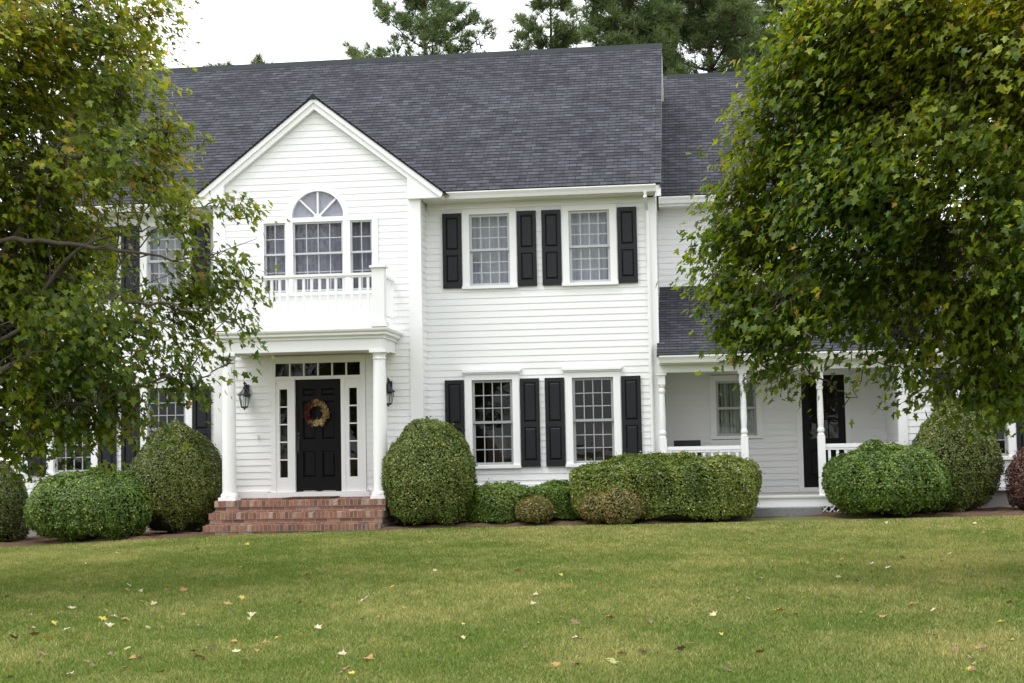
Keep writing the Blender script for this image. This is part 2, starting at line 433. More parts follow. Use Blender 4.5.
XR, XL = -0.665, 2 * AX + 0.665          # main block ends
BR, BL = -4.775, 2 * AX + 4.775          # bay ends
YBAY, YP, YW, YBACK = -0.66, 1.8, 2.6, 9.4
ZS = -0.68                               # bottom of the siding
SH = 0.365
wx = [-3.615, -1.82, 2 * AX + 1.82, 2 * AX + 3.615]
LO, UP = (-0.285, 1.228), (2.925, 4.212)
ops = []
for x in wx:
    ops += [(x - SH - .09, x + SH + .09, LO[0] - .06, LO[1] + .1), (x - SH - .09, x + SH + .09, UP[0] - .05, UP[1] + .1)]
mb = MB(); siding(mb, front(0), BR, XR, ZS, 4.40, ops); part(mb, 'wall', 'siding')
mb = MB(); siding(mb, front(0), XL, BL, ZS, 4.40, ops); part(mb, 'wall', 'siding')
def gable_side(X, P):
    m = MB(); zr = 4.58
    siding(m, P, 0, YBACK, ZS, 4.42)
    def cl(z): d = max(0, (z - zr) / 0.768 - 0.42); return (d, 9.0 - d)
    siding(m, P, 0, YBACK, 4.42, 8.2, clip=(cl, (zr,)))
    return m
part(gable_side(XR, rightw(XR)), 'wall', 'siding'); part(gable_side(XL, leftw(XL)), 'wall', 'siding')
m = MB(); m.box(XL, XR, YBACK, YBACK + .1, ZS, 4.4); part(m, 'wall', 'siding')
# interior: floors, partition; dim rooms behind the panes
m = MB()
m.box(XL + .02, XR - .02, 4.6, 4.7, ZS, 4.4); m.box(XL + .02, XR - .02, .2, 4.6, 1.9, 2.05); m.box(XL + .02, XR - .02, .2, 4.6, ZS - .1, ZS)
m.box(XL + .02, XR - .02, .2, 4.6, 4.42, 4.5)
for x in (BR + .3, BL - .3, -2.7, 2 * AX + 2.7): m.box(x - .05, x + .05, .25, 4.6, ZS, 4.42)
part(m, 'interior_wall', 'interior')
m = MB()
for x0, x1, y0 in ((XL + .03, BL, .03), (BR, XR - .03, .03)): m.box(x0, x1, y0, y0 + .3, -1.7, ZS + .01)
m.box(BL + .03, BR - .03, YBAY + .03, YBAY + .3, -1.7, ZS + .01)
m.box(XR - .3, XR - .03, .33, YBACK, -1.7, ZS); m.box(XL + .03, XL + .3, .33, YBACK, -1.7, ZS)
part(m, 'foundation', 'foundation')

# bay walls
PAL_C, PAL_R = 4.165, 0.468
bops = [(AX - 1.0, AX + 1.06, 2.83, 4.14), (AX - .86, AX + .86, ZS, 1.62)]
AX += .03
for k in range(14):
    z0 = PAL_C - .03 + k * .041; h = z0 - PAL_C
    w2 = .53 ** 2 - max(h, 0) ** 2
    if w2 > 0: bops.append((AX - math.sqrt(w2), AX + math.sqrt(w2), z0, z0 + .041))
AX -= .03
def bclip(z):
    if z < 4.8: return (BL, BR)
    d = (6.17 - z) / 0.783; return (AX - d, AX + d)
m = MB(); siding(m, front(YBAY), BL, BR, ZS, 6.14, bops, (bclip, (4.8,)))
part(m, 'bay_wall', 'siding')
m = MB(); siding(m, rightw(BR), YBAY, 0, ZS, 4.5); part(m, 'bay_wall', 'siding')
m = MB(); siding(m, leftw(BL), YBAY, 0, ZS, 4.5); part(m, 'bay_wall', 'siding')
m = MB(); m.box(BL + .05, BR - .05, .9, 1.0, 2.0, 4.75); m.box(BL + .05, BR - .05, YBAY + .2, .9, 1.9, 2.0); m.box(BL + .05, BR - .05, YBAY + .2, .9, 4.75, 4.8); m.box(BL + .05, BR - .05, 2.4, 2.5, ZS, 1.9)
parts_each(m, 'interior_wall', 'interior')

# corner boards, frieze
T = .034
def corner(*boxes):
    m = MB()
    for q in boxes: m.box(*q)
    part(m, 'corner_board', 'trim')
corner((XR - .135, XR + T, -T, 0, ZS, 4.40), (XR + .002, XR + T, 0, .13, ZS, 4.40))
corner((XL - T, XL + .135, -T, 0, ZS, 4.40), (XL - T, XL - .002, 0, .13, ZS, 4.40))
for s, X in ((1, BR), (-1, BL)):
    corner((X - s * .185, X + s * T, YBAY - T, YBAY, ZS, 4.42), (X + s * .002, X + s * T, YBAY, YBAY + .1, ZS, 4.42))
m = MB(); m.box(BR + .03, XR - .137, -.026, 0, 4.315, 4.44); m.box(XL + .137, BL - .03, -.026, 0, 4.315, 4.44); parts_each(m, 'frieze_board', 'trim')
m = MB()
for x0, x1 in ((BR + .035, XR - .137), (XL + .137, BL - .035)): m.box(x0, x1, -.03, 0, ZS - .03, ZS + .05)
m.box(BR + .03, XR + .02, -.05, .0, ZS - .06, ZS - .028); m.box(XL - .02, BL - .03, -.05, .0, ZS - .06, ZS - .028)
m.box(BL, AX - .925, YBAY - .05, YBAY, ZS - .106, ZS + .012); m.box(AX + .925, BR, YBAY - .05, YBAY, ZS - .106, ZS + .012)
parts_each(m, 'water_table', 'trim')

# ---- roofs
def roof_plane(mb, O, U, S, L, Sl, clip=None, e=.125, step=.007):
    """O origin at eave, U unit along eave, S unit up slope, L length, Sl slope length"""
    O, U, S = map(np.array, (O, U, S)); Nn = np.cross(U, S)
    if Nn[2] < 0: Nn = -Nn
    k = 0; s = 0
    while s < Sl - 1e-6:
        t = min(s + e, Sl); ua0, ua1 = (0, L) if clip is None else clip(s); ub0, ub1 = (0, L) if clip is None else clip(t)
        if ua1 > ua0:
            p = [O + U * ua0 + S * s + Nn * step, O + U * ua1 + S * s + Nn * step, O + U * ub1 + S * t, O + U * ub0 + S * t]
            mb.face(p, [(ua0, s + .002), (ua1, s + .002), (ub1, t), (ub0, t)])
            mb.face([O + U * ua0 + S * s - Nn * .004, O + U * ua1 + S * s - Nn * .004, p[1], p[0]], [(ua0, s + .001)] * 4)
        s = t
RX0, RX1 = 2 * AX + .52, -.52
pit = math.atan(.768); cs, sn = math.cos(pit), math.sin(pit)
SL = 4.92 / cs
m = MB()
roof_plane(m, (RX0, -.42, 4.585), (1, 0, 0), (0, cs, sn), RX1 - RX0, SL)
roof_plane(m, (RX0, 9.42, 4.585), (1, 0, 0), (0, -cs, sn), RX1 - RX0, SL)
for X in (RX0, RX1 - .02):                # sheathing edge at the rakes
    m.xprism([(-.42, 4.50), (-.42, 4.583), (4.5, 8.36), (9.42, 4.583), (9.42, 4.50), (4.5, 8.28)], X + .001, X + .019)
part(m, 'main_roof', 'roof')
m = MB(); m.xprism([(4.36, 8.265), (4.5, 8.395), (4.64, 8.265)], RX0 - .01, RX1 + .01); part(m, 'ridge_cap', 'ridge')
m = MB()                                  # eave box, fascia, rake boards
for x0, x1 in ((BR + .40, RX1 - .07), (RX0 + .07, BL - .40)):
    m.box(x0, x1, -.35, -.32, 4.42, 4.575)
for X in (XR + .04, XL - .04 - .1):
    m.xprism([(-.38, 4.36), (-.38, 4.55), (4.5, 8.29), (9.38, 4.55), (9.38, 4.36), (4.5, 8.07)], X, X + .1)
parts_each(m, 'fascia', 'trim')
m = MB(); m.box(BR + .04, XR + .14, -.318, -.03, 4.425, 4.44); m.box(XL - .14, BL - .04, -.318, -.03, 4.425, 4.44); parts_each(m, 'soffit', 'soffit')
def gutter(m, x0, x1, y, z):              # K style trough
    m.xprism([(y, z), (y, z - .125), (y - .07, z - .125), (y - .09, z - .07), (y - .12, z - .02), (y - .12, z), (y - .105, z), (y - .105, z - .02), (y - .08, z - .065), (y - .062, z - .11), (y - .012, z - .11), (y - .012, z)], x0, x1)
m = MB(); gutter(m, BR + .42, -.61, -.352, 4.562); part(m, 'gutter', 'gutter')
m = MB(); gutter(m, 2 * AX + .61, BL - .42, -.352, 4.562); part(m, 'gutter', 'gutter')
m = MB()
m.tube([(-.80, -.41, 4.44), (-.80, -.41, 4.36), (-.78, -.07, 4.16), (-.78, -.07, 1.9), (-.78, -.07, ZS - .3)], .034, 8)
part(m, 'downspout', 'gutter')

# entrance gable
GA, GY = 6.305, -.80
m = MB()
for s in (1, -1):
    X = lambda x: AX + s * (x - AX)
    m.prism([(AX, GA), (X(-4.32), 4.50), (X(-4.365), 4.42), (X(-4.955), 4.42), (X(-4.955), 4.79), (AX, 6.095)], GY + .03, YBAY - .02)
    m.prism([(AX, GA + .002), (X(-4.318), 4.502), (X(-4.345), 4.425), (X(-4.37), 4.425), (AX, 6.215)], GY, GY + .03)
part(m, 'gable_trim', 'trim')
gp = math.atan(.783); gc, gs = math.cos(gp), math.sin(gp)
m = MB(); GL = (2.36) / gc
for s in (1, -1):
    ox = AX + s * 2.36; zo = GA + .035 - 2.36 * .783
    def cl(t, s=s):                       # valley with the main roof: runs back further toward the ridge
        z = zo + t * gs; yb = (z - 4.585) / .768 - .42
        return (0, max(yb, -.45) + .03 - (GY - .02))
    roof_plane(m, (ox, GY - .02, zo), (0, 1, 0), (-s * gc, 0, gs), 3, GL, cl)
    m.prism([(AX, GA + .033), (ox, zo - .002), (ox, zo - .03), (AX, GA + .003)], GY - .018, GY + .1)
part(m, 'gable_roof', 'roof')
m = MB(); m.prism([(AX - .11, GA - .04), (AX, GA + .062), (AX + .11, GA - .04)], GY - .03, 1.9); part(m, 'ridge_cap', 'ridge')
m = MB()                                  # eaves of the bay running back to the main eave
for s in (1, -1):
    X = lambda x: AX + s * (x - AX)
    a, b = sorted((X(-4.74), X(-4.37))); m.box(a, b, YBAY - .018, .02, 4.42, 4.44)
    a, b = sorted((X(-4.37), X(-4.345))); m.box(a, b, YBAY - .018, -.3, 4.42, 4.50)
parts_each(m, 'soffit', 'soffit')

# ---- windows
def sash_mesh(m, x0, x1, z0, z1, y, cols, rows, fr=.045, mu=.017, th=.035):
    m.box(x0, x0 + fr, y, y + th, z0, z1); m.box(x1 - fr, x1, y, y + th, z0, z1)
    m.box(x0 + fr, x1 - fr, y, y + th, z0, z0 + fr); m.box(x0 + fr, x1 - fr, y, y + th, z1 - fr, z1)
    a0, a1, c0, c1 = x0 + fr, x1 - fr, z0 + fr, z1 - fr
    for i in range(1, cols):
        x = a0 + (a1 - a0) * i / cols; m.box(x - mu / 2, x + mu / 2, y + .004, y + th - .006, c0, c1)
    for j in range(1, rows):
        z = c0 + (c1 - c0) * j / rows; m.box(a0, a1, y + .006, y + th - .008, z - mu / 2, z + mu / 2)
def curtain_mesh(m, x0, x1, z0, z1, y, waves, amp=.02):
    n = waves * 8; pts = [(x0 + (x1 - x0) * i / n, y + amp * math.sin(2 * math.pi * waves * i / n) + amp * .5 * math.sin(7.3 * i / n * waves)) for i in range(n + 1)]
    for (xa, ya), (xb, yb) in zip(pts[:-1], pts[1:]): m.face([(xa, ya, z0), (xb, yb, z0), (xb, yb, z1), (xa, ya, z1)])
def window(x, z, Y, half=SH, cols=4, rows=3, crown=False, curtain=None, cw=.125, top=.105, glass='glass', label=None, drapes=None, toprows=None):
    z0, z1 = z; m = MB(); f = Y - .036
    m.box(x - half - cw, x - half, f, Y + .004, z0 - .005, z1 + .002); m.box(x + half, x + half + cw, f, Y + .004, z0 - .005, z1 + .002)
    m.box(x - half - cw, x + half + cw, f, Y + .004, z1 + .002, z1 + top)
    m.box(x - half - cw - .012, x + half + cw + .012, f - .03, Y + .004, z0 - .06, z0 - .005)
    for s in (-1, 1):                     # jamb linings
        a, b = sorted((x + s * half, x + s * (half + .02))); m.box(a, b, Y + .004, Y + .16, z0, z1)
    m.box(x - half - .02, x + half + .02, Y + .004, Y + .16, z1, z1 + .02); m.box(x - half - .02, x + half + .02, Y + .004, Y + .16, z0 - .03, z0)
    if crown:
        m.box(x - half - cw - .02, x + half + cw + .02, f - .025, Y + .004, z1 + top, z1 + top + .03)
        m.prism([(x - half - cw - .05, z1 + top + .065), (x + half + cw + .05, z1 + top + .065), (x + half + cw + .022, z1 + top + .03), (x - half - cw - .022, z1 + top + .03)], f - .05, Y + .004)
    w = part(m, 'window', 'trim')
    if label: w['label'] = label
    zm = (z0 + z1) / 2
    m = MB(); sash_mesh(m, x - half, x + half, zm - .02, z1, Y + .015, cols, toprows or rows); sash_mesh(m, x - half, x + half, z0, zm + .02, Y + .055, cols, rows)
    part(m, 'sash', 'sash_light' if curtain else 'sash', w)
    m = MB(); m.face([(x - half + .02, Y + .034, zm), (x + half - .02, Y + .034, zm), (x + half - .02, Y + .034, z1 - .02), (x - half + .02, Y + .034, z1 - .02)])
    m.face([(x - half + .02, Y + .074, z0 + .02), (x + half - .02, Y + .074, z0 + .02), (x + half - .02, Y + .074, zm), (x - half + .02, Y + .074, zm)])
    part(m, 'pane', glass, w)
    if curtain:
        m = MB()
        if drapes:
            for a, b in drapes: curtain_mesh(m, x + a * half, x + b * half, z0 - .05, z1 + .05, Y + .24, 4)
        else: curtain_mesh(m, x - half - .05, x + half + .05, z0 - .05, z1 + .05, Y + .24, 7, .012)
        part(m, 'curtain', curtain, w)
    return w
def shutter(x0, x1, z, Y):
    z0, z1 = z; m = MB(); f = Y - .055; st = .062
    zm = z0 + (z1 - z0) * .475
    m.box(x0, x0 + st, f, Y - .022, z0, z1); m.box(x1 - st, x1, f, Y - .022, z0, z1)
    for a, b in ((z0, z0 + .105), (zm - .045, zm + .045), (z1 - .07, z1)): m.box(x0 + st, x1 - st, f + .001, Y - .022, a, b)
    for a, b in ((z0 + .105, zm - .045), (zm + .045, z1 - .07)):
        m.face([(x0 + st, f + .024, a), (x1 - st, f + .024, a), (x1 - st, f + .024, b), (x0 + st, f + .024, b)])
        m.raised(x0 + st + .006, x1 - st - .006, a + .012, b - .012, f + .0235, .02, .028)
    return part(m, 'shutter', 'shutter')
for i, x in enumerate(wx):
    window(x, LO, 0, crown=True, curtain=None)
    window(x, UP, 0, curtain='sheer_curtain', top=.098, glass='glass_bright')
    for s in (-1, 1):
        a, b = sorted((x + s * .505, x + s * .848))
        shutter(a, b, (-.325, 1.238), 0); shutter(a, b, (2.888, 4.24), 0)
# a hint of furniture and warm walls in the lower rooms
m = MB()
for x, w, h, y in ((-3.75, .35, .9, 1.5), (-3.2, .25, 1.1, 2.4), (-1.6, .6, 1.0, 2.0), (2 * AX + 3.6, .6, .9, 2.0)): m.box(x - w / 2, x + w / 2, y, y + .3, ZS, ZS + h)
parts_each(m, 'cabinet', plain('dark_wood', (0.12, 0.06, 0.035), 0.5, 0.3, 5.0))

# palladian window
AXD = AX; AX = AX + .03
m = MB(); Y = YBAY; f = Y - .04
zb, zt = 2.85, 4.085
edges = [(-.985, -.585), (-.455, .455), (.585, .985)]
m.box(AX - 1.085, AX - .985, f, Y + .004, zb - .02, zt + .06); m.box(AX + .985, AX + 1.085, f, Y + .004, zb - .02, zt + .06)
for s in (-1, 1):
    a, b = sorted((AX + s * .455, AX + s * .585)); m.box(a, b, f - .004, Y + .1, zb - .02, zt)
    a, b = sorted((AX + s * .985, AX + s * .56)); m.box(a, b, f + .001, Y + .1, zt, zt + .06)
m.box(AX - .575, AX + .575, f - .008, Y + .1, zt, PAL_C)
m.box(AX - 1.1, AX + 1.1, f - .03, Y + .1, zb - .075, zb - .02)
n = 28; prof = [(PAL_R, 0.1), (PAL_R, -.045), (PAL_R + .03, -.045), (PAL_R + .035, -.036), (PAL_R + .105, -.036), (PAL_R + .105, .004)]
for i in range(n):
    t0, t1 = math.pi * i / n, math.pi * (i + 1) / n
    for (ra, ya), (rb, yb) in zip(prof[:-1], prof[1:]):
        m.face([(AX + ra * math.cos(t0), Y + ya, PAL_C + ra * math.sin(t0)), (AX + ra * math.cos(t1), Y + ya, PAL_C + ra * math.sin(t1)),
                (AX + rb * math.cos(t1), Y + yb, PAL_C + rb * math.sin(t1)), (AX + rb * math.cos(t0), Y + yb, PAL_C + rb * math.sin(t0))])
pal = part(m, 'window', 'trim'); pal['label'] = 'arched three-part window above the entrance'
m = MB(); zm = 3.525
for (a, b), c in zip(edges, (2, 4, 2)):
    sash_mesh(m, AX + a, AX + b, zm - .02, zt, Y - .012, c, 2, .032, .014); sash_mesh(m, AX + a, AX + b, zb, zm + .02, Y + .025, c, 2, .032, .014)
part(m, 'sash', 'sash_light', pal)
m = MB()
for t in (45, 90, 135):
    c, s = math.cos(math.radians(t)), math.sin(math.radians(t)); w = .015
    m.prism([(AX - s * w + .06 * c, PAL_C + c * w + .06 * s), (AX + s * w + .06 * c, PAL_C - c * w + .06 * s), (AX + s * w + PAL_R * c, PAL_C - c * w + PAL_R * s), (AX - s * w + PAL_R * c, PAL_C + c * w + PAL_R * s)], Y - .02, Y + .03)
m.prism([(AX + .07 * math.cos(math.pi * k / 8), PAL_C - .004 + .07 * math.sin(math.pi * k / 8)) for k in range(9)], Y - .024, Y + .034)
part(m, 'fanlight_bars', 'trim', pal)
m = MB()
for a, b in edges: m.face([(AX + a + .02, Y + .03, zb + .01), (AX + b - .02, Y + .03, zb + .01), (AX + b - .02, Y + .03, zt - .01), (AX + a + .02, Y + .03, zt - .01)])
m.face([(AX + PAL_R * math.cos(math.pi * k / 24), Y + .01, PAL_C + PAL_R * math.sin(math.pi * k / 24)) for k in range(25)])
part(m, 'pane', 'glass_bright', pal)
m = MB(); curtain_mesh(m, AX - 1.02, AX + 1.02, zb - .05, zt + .02, Y + .16, 16, .012); part(m, 'curtain', 'grey_sheer', pal)
m = MB(); m.face([(AX + (PAL_R + .05) * math.cos(math.pi * k / 24), Y + .05, PAL_C + (PAL_R + .05) * math.sin(math.pi * k / 24)) for k in range(25)]); part(m, 'shade', 'arch_shade', pal)

AX = AXD
# ---- portico
PF, PH = -1.83, 1.405                    # frieze front, half width
m = MB()
m.box(AX - PH, AX + PH, PF, PF + .2, 1.70, 1.90)
for s in (-1, 1):
    a, b = sorted((AX + s * PH, AX + s * (PH - .2))); m.box(a, b, PF + .2, YBAY - .02, 1.70, 1.90)
def mitre(m, prof, half, yf, yb):         # moulding profile (out, z) round front and two sides
    for (oa, za), (ob, zb_) in zip(prof[:-1], prof[1:]):
        m.face([(AX - half - oa, yf - oa, za), (AX + half + oa, yf - oa, za), (AX + half + ob, yf - ob, zb_), (AX - half - ob, yf - ob, zb_)])
        for s in (-1, 1): m.face([(AX + s * (half + oa), yf - oa, za), (AX + s * (half + oa), yb, za), (AX + s * (half + ob), yb, zb_), (AX + s * (half + ob), yf - ob, zb_)])
mitre(m, [(0, 1.895), (.03, 1.90), (.03, 1.93), (.05, 1.945), (.09, 1.96), (.09, 1.995), (.10, 2.0), (.125, 2.02), (.135, 2.045), (.135, 2.062), (-.6, 2.075), (-1.4, 2.08)], PH, PF, YBAY - .02)
part(m, 'entablature', 'trim')
m = MB(); m.box(AX - PH + .2, AX + PH - .2, PF + .2, YBAY - .022, 1.725, 1.75); part(m, 'portico_ceiling', 'soffit')
for s in (-1, 1):
    cx_, cy_ = AX + .02 + s * 1.31, PF + .13
    m = MB()
    m.box(cx_ - .15, cx_ + .15, cy_ - .15, cy_ + .15, -.79, -.735); m.box(cx_ - .145, cx_ + .145, cy_ - .145, cy_ + .145, 1.655, 1.699)
    m.lathe([(.145, -.735), (.15, -.71), (.142, -.68), (.122, -.665), (.12, -.63), (.119, 0.1), (.112, .9), (.103, 1.53), (.104, 1.54), (.118, 1.55), (.118, 1.565), (.104, 1.572), (.105, 1.61), (.13, 1.65), (.132, 1.655)], cx_, cy_, 28)
    part(m, 'column', 'trim', smooth=False)
# balustrade on the portico roof
py_ = PF + .0
P0 = PH + .005
for s in (-1, 1):
    m = MB()
    x = AX + s * (P0 - .04)
    m.box(x - .105, x + .105, py_ - .105, py_ + .105, 2.10, 3.075); m.box(x - .14, x + .14, py_ - .14, py_ + .14, 3.075, 3.11)
    m.prism([(x - .12, 3.11), (x + .12, 3.11), (x + .02, 3.155), (x - .02, 3.155)], py_ - .12, py_ + .12)
    m.box(x - .14, x + .14, py_ - .14, py_ + .14, 2.078, 2.16)
    part(m, 'balustrade_post', 'trim')
m = MB(); xa, xb = AX - P0 + .16, AX + P0 - .16
m.box(xa, xb, py_ - .045, py_ + .045, 2.962, 3.005); m.box(xa, xb, py_ - .03, py_ + .03, 2.935, 2.962); m.box(xa, xb, py_ - .04, py_ + .04, 2.27, 2.32)
nb = 18
for i in range(nb):
    x = xa + (i + .5) * (xb - xa) / nb; m.box(x - .021, x + .021, py_ - .021, py_ + .021, 2.32, 2.935)
part(m, 'balustrade', 'trim')
for s in (-1, 1):
    m = MB()
    x = AX + s * (P0 - .04); y0, y1 = py_ + .12, YBAY - .035
    m.box(x - .045, x + .045, y0, y1, 2.96, 3.005); m.box(x - .04, x + .04, y0, y1, 2.27, 2.32)
    for k in range(7):
        y = y0 + (k + .5) * (y1 - y0) / 7; m.box(x - .022, x + .022, y - .022, y + .022, 2.32, 2.96)
    part(m, 'balustrade', 'trim')

# ---- entrance door surround
m = MB(); Y = YBAY; f = Y - .036
m.box(AX - .855, AX - .765, f, Y + .004, -.70, 1.665); m.box(AX + .765, AX + .855, f, Y + .004, -.70, 1.665)
m.box(AX - .765, AX + .765, f + .001, Y + .1, 1.575, 1.665)
m.box(AX - .87, AX + .87, f - .02, Y + .004, 1.665, 1.70)
m.box(AX - .765, AX + .765, f + .004, Y + .12, 1.285, 1.345)
for i in range(1, 6):
    x = AX - .765 + 1.53 * i / 6; m.box(x - .011, x + .011, Y - .012, Y + .05, 1.345, 1.575)
for s in (-1, 1):
    def bx(a, b, y0, y1, z0, z1):
        p, q = sorted((AX + s * a, AX + s * b)); m.box(p, q, y0, y1, z0, z1)
    bx(.415, .485, f, Y + .12, -.69, 1.285)                    # door jamb
    bx(.485, .555, f + .02, Y + .06, -.69, 1.285); bx(.70, .765, f + .02, Y + .06, -.69, 1.285)
    bx(.555, .70, f + .02, Y + .06, -.69, -.435); bx(.555, .70, f + .02, Y + .06, 1.12, 1.285)
    for k in range(1, 5):
        z = -.435 + 1.555 * k / 5; bx(.555, .70, Y - .008, Y + .04, z - .011, z + .011)
m.box(AX - .92, AX + .92, f - .03, Y + .1, -.787, -.69)
part(m, 'door_surround', 'trim')
m = MB(); m.face([(AX - .76, Y + .02, 1.35), (AX + .76, Y + .02, 1.35), (AX + .76, Y + .02, 1.57), (AX - .76, Y + .02, 1.57)]); part(m, 'transom_pane', 'glass')
for s in (-1, 1):
    m = MB(); m.face([(AX + s * .56, Y + .02, -.43), (AX + s * .70, Y + .02, -.43), (AX + s * .70, Y + .02, 1.115), (AX + s * .56, Y + .02, 1.115)]); part(m, 'sidelight_pane', 'glass')
m = MB(); m.box(AX - .413, AX + .413, Y + .052, Y + .1, -.688, 1.283)
dz = lambda p: 1.285 - (p - 155) * .004389
fy = Y + .03
cols_ = [(-.413, -.29), (-.055, .055), (.29, .413)]
for a, b in cols_: m.box(AX + a, AX + b, fy, Y + .052, -.688, 1.283)
rows_ = [(605, 548), (442, 397), (240, 222), (190, 155)]
for p, q in rows_:
    for a, b in ((-.29, -.055), (.055, .29)): m.box(AX + a, AX + b, fy + .0005, Y + .052, max(dz(p), -.688), min(dz(q), 1.283))
for p, q in ((548, 442), (397, 240), (222, 190)):
    for a, b in ((-.29, -.055), (.055, .29)): m.raised(AX + a + .012, AX + b - .012, dz(p) + .012, dz(q) - .012, Y + .0515, .018, .03)
door = part(m, 'door', 'door'); door['label'] = 'black six-panel front door'
m = MB(); m.lathe([(.024, 0.305), (.026, .315), (.026, .345), (.02, .352)], AX - .365, fy - .012, 14)
m.box(AX - .382, AX - .348, fy - .012, fy, -.02, .28); m.tube([(AX - .365, fy - .012, .24), (AX - .365, fy - .06, .2), (AX - .365, fy - .06, .03), (AX - .365, fy - .012, -.01)], .011, 8)
part(m, 'door_handle', 'brass', door)
m = MB(); m.box(-7.725, -7.695, YBAY - .04, YBAY - .016, .25, .33); part(m, 'doorbell', 'deck')

# ---- porch wing
WX1, WE = 3.62, 4.74
m = MB(); siding(m, front(YW), XR + .004, WX1, 2.6, WE - .16); part(m, 'wing_wall', 'siding')
m = MB(); siding(m, front(YP), XR + .004, 3.44, -.90, 1.5, [(.27, 1.19, .09, 1.3), (1.85, 2.79, -.83, 1.32)], None, .026); part(m, 'porch_wall', 'siding')
m = MB(); siding(m, rightw(WX1), YW, 10.4, 1.0, WE - .1); part(m, 'wing_wall', 'siding')
m = MB(); m.box(XR + .1, WX1, 10.4, 10.5, -1.2, 4.7); part(m, 'wall', 'siding'); m = MB(); m.box(XR + .1, WX1, 4.4, 4.5, -1.2, 4.6); m.box(XR + .1, 3.4, YP + .1, 4.4, 1.5, 1.55); m.box(XR + .1, 3.4, YP + .1, 4.4, -.95, -.9); parts_each(m, 'interior_wall', 'interior')
wl = 4.45 / cs
m = MB(); roof_plane(m, (XR + .02, YW - .55, WE + .02), (1, 0, 0), (0, cs, sn), WX1 + .16 - XR, wl)
roof_plane(m, (XR + .02, YW - .55 + 8.9, WE + .02), (1, 0, 0), (0, -cs, sn), WX1 + .16 - XR, wl)
m.xprism([(YW - .55, WE - .06), (YW - .55, WE + .015), (YW + 3.9, WE + .015 + 4.45 * .768), (YW + 8.35, WE + .015), (YW + 8.35, WE - .06), (YW + 3.9, WE - .06 + 4.45 * .768)], WX1 + .14, WX1 + .17)
part(m, 'wing_roof', 'roof')
m = MB(); zr = WE + .02 + 4.45 * .768; m.xprism([(YW + 3.77, zr - .09), (YW + 3.9, zr + .035), (YW + 4.03, zr - .09)], XR + .2, WX1 + .19); part(m, 'ridge_cap', 'ridge')
m = MB(); gutter(m, XR + .045, WX1 + .1, YW - .47, WE); part(m, 'gutter', 'gutter')
m = MB(); m.box(XR + .045, WX1, YW - .468, YW - .44, WE - .17, WE); m.box(XR + .04, WX1, YW - .026, YW, WE - .30, WE - .16); part(m, 'fascia', 'trim')
m = MB(); m.box(XR + .04, WX1, YW - .44, YW - .028, WE - .16, WE - .145); part(m, 'soffit', 'soffit')
# gable end of the wing
m = MB()
def wc(z): d = max(0, (z - WE) / .768 - .5); return (YW + d, YW + 7.8 - d)
siding(m, rightw(WX1), YW, 10.4, WE - .1, 8.0, clip=(wc, (WE,))); part(m, 'wing_wall', 'siding')
# porch roof
ps = math.atan(.483); pc_, pn = math.cos(ps), math.sin(ps)
m = MB(); PX1 = 3.44
roof_plane(m, (XR + .0, -.55, 1.555), (1, 0, 0), (0, pc_, pn), PX1 - XR, 3.15 / pc_ )
m.xprism([(-.55, 1.52), (-.55, 1.553), (0, 1.553 + .55 * .483), (0, 1.52 + .55 * .483)], XR + .001, XR + .02)
part(m, 'porch_roof', 'roof')
m = MB(); gutter(m, XR + .04, PX1, -.47, 1.545); part(m, 'gutter', 'gutter')
m = MB(); m.box(XR + .01, PX1, -.468, -.44, 1.40, 1.56); m.box(XR + .04, PX1, -.44, -.29, 1.40, 1.415)
m.box(XR + .036, PX1, -.29, -.11, 1.27, 1.44); part(m, 'porch_beam', 'trim')
m = MB(); m.box(XR + .04, PX1, -.109, YP - .02, 1.34, 1.36); part(m, 'porch_ceiling', 'soffit')
def post(x, y):
    m = MB(); h = .062
    m.box(x - h, x + h, y - h, y + h, -.9, .12); m.box(x - h, x + h, y - h, y + h, 1.06, 1.27)
    m.lathe([(.055, .12), (.062, .14), (.045, .17), (.06, .2), (.06, .23), (.047, .27), (.054, .45), (.05, .75), (.044, .9), (.058, .94), (.058, .97), (.045, 1.0), (.06, 1.04), (.055, 1.06)], x, y, 16)
    m.box(x - .085, x + .085, y - .085, y + .085, 1.225, 1.268)
    part(m, 'porch_post', 'trim')
for x in (-.60, .80, 2.105): post(x, -.2)
for a, b in ((-.538, .738), (2.167, 3.40)):
    m = MB(); m.box(a, b, -.24, -.16, -.085, -.02); m.box(a, b, -.23, -.17, -.125, -.0855); m.box(a, b, -.235, -.165, -.80, -.74)
    n = int((b - a) / .13)
    for i in range(n): x = a + (i + .5) * (b - a) / n; m.box(x - .022, x + .022, -.222, -.178, -.74, -.125)
    part(m, 'porch_railing', 'trim')
m = MB(); m.box(XR + .036, PX1, -.36, YP, -.93, -.90)
part(m, 'porch_floor', 'deck')
m = MB(); m.box(XR + .036, PX1, -.335, -.30, -1.085, -.932); part(m, 'porch_skirt', 'trim')
m = MB(); lz0, lz1 = -1.30, -1.087
for i in range(34):
    x = XR + .1 + i * .12
    if x > PX1 - .35: break
    for s in (-1, 1):
        a = x if s > 0 else x + .21
        m.prism([(a - .014, lz0), (a + .014, lz0), (a + s * .21 + .014, lz1), (a + s * .21 - .014, lz1)], -.325 - .006 * s, -.318 - .006 * s)
part(m, 'lattice_panel', 'trim')
m = MB(); m.box(XR + .036, PX1, .1, .3, -1.5, -.94); part(m, 'foundation', 'foundation')
window(.725, (.16, 1.185), YP, half=.37, cols=1, rows=1, curtain='green_reflection', glass='glass_bright', cw=.11, drapes=[(-1.02, -.35), (-.3, 1.02)], label='undivided two-sash porch window with a painted pale reflection')  # curtain added here only to carry the painted reflection
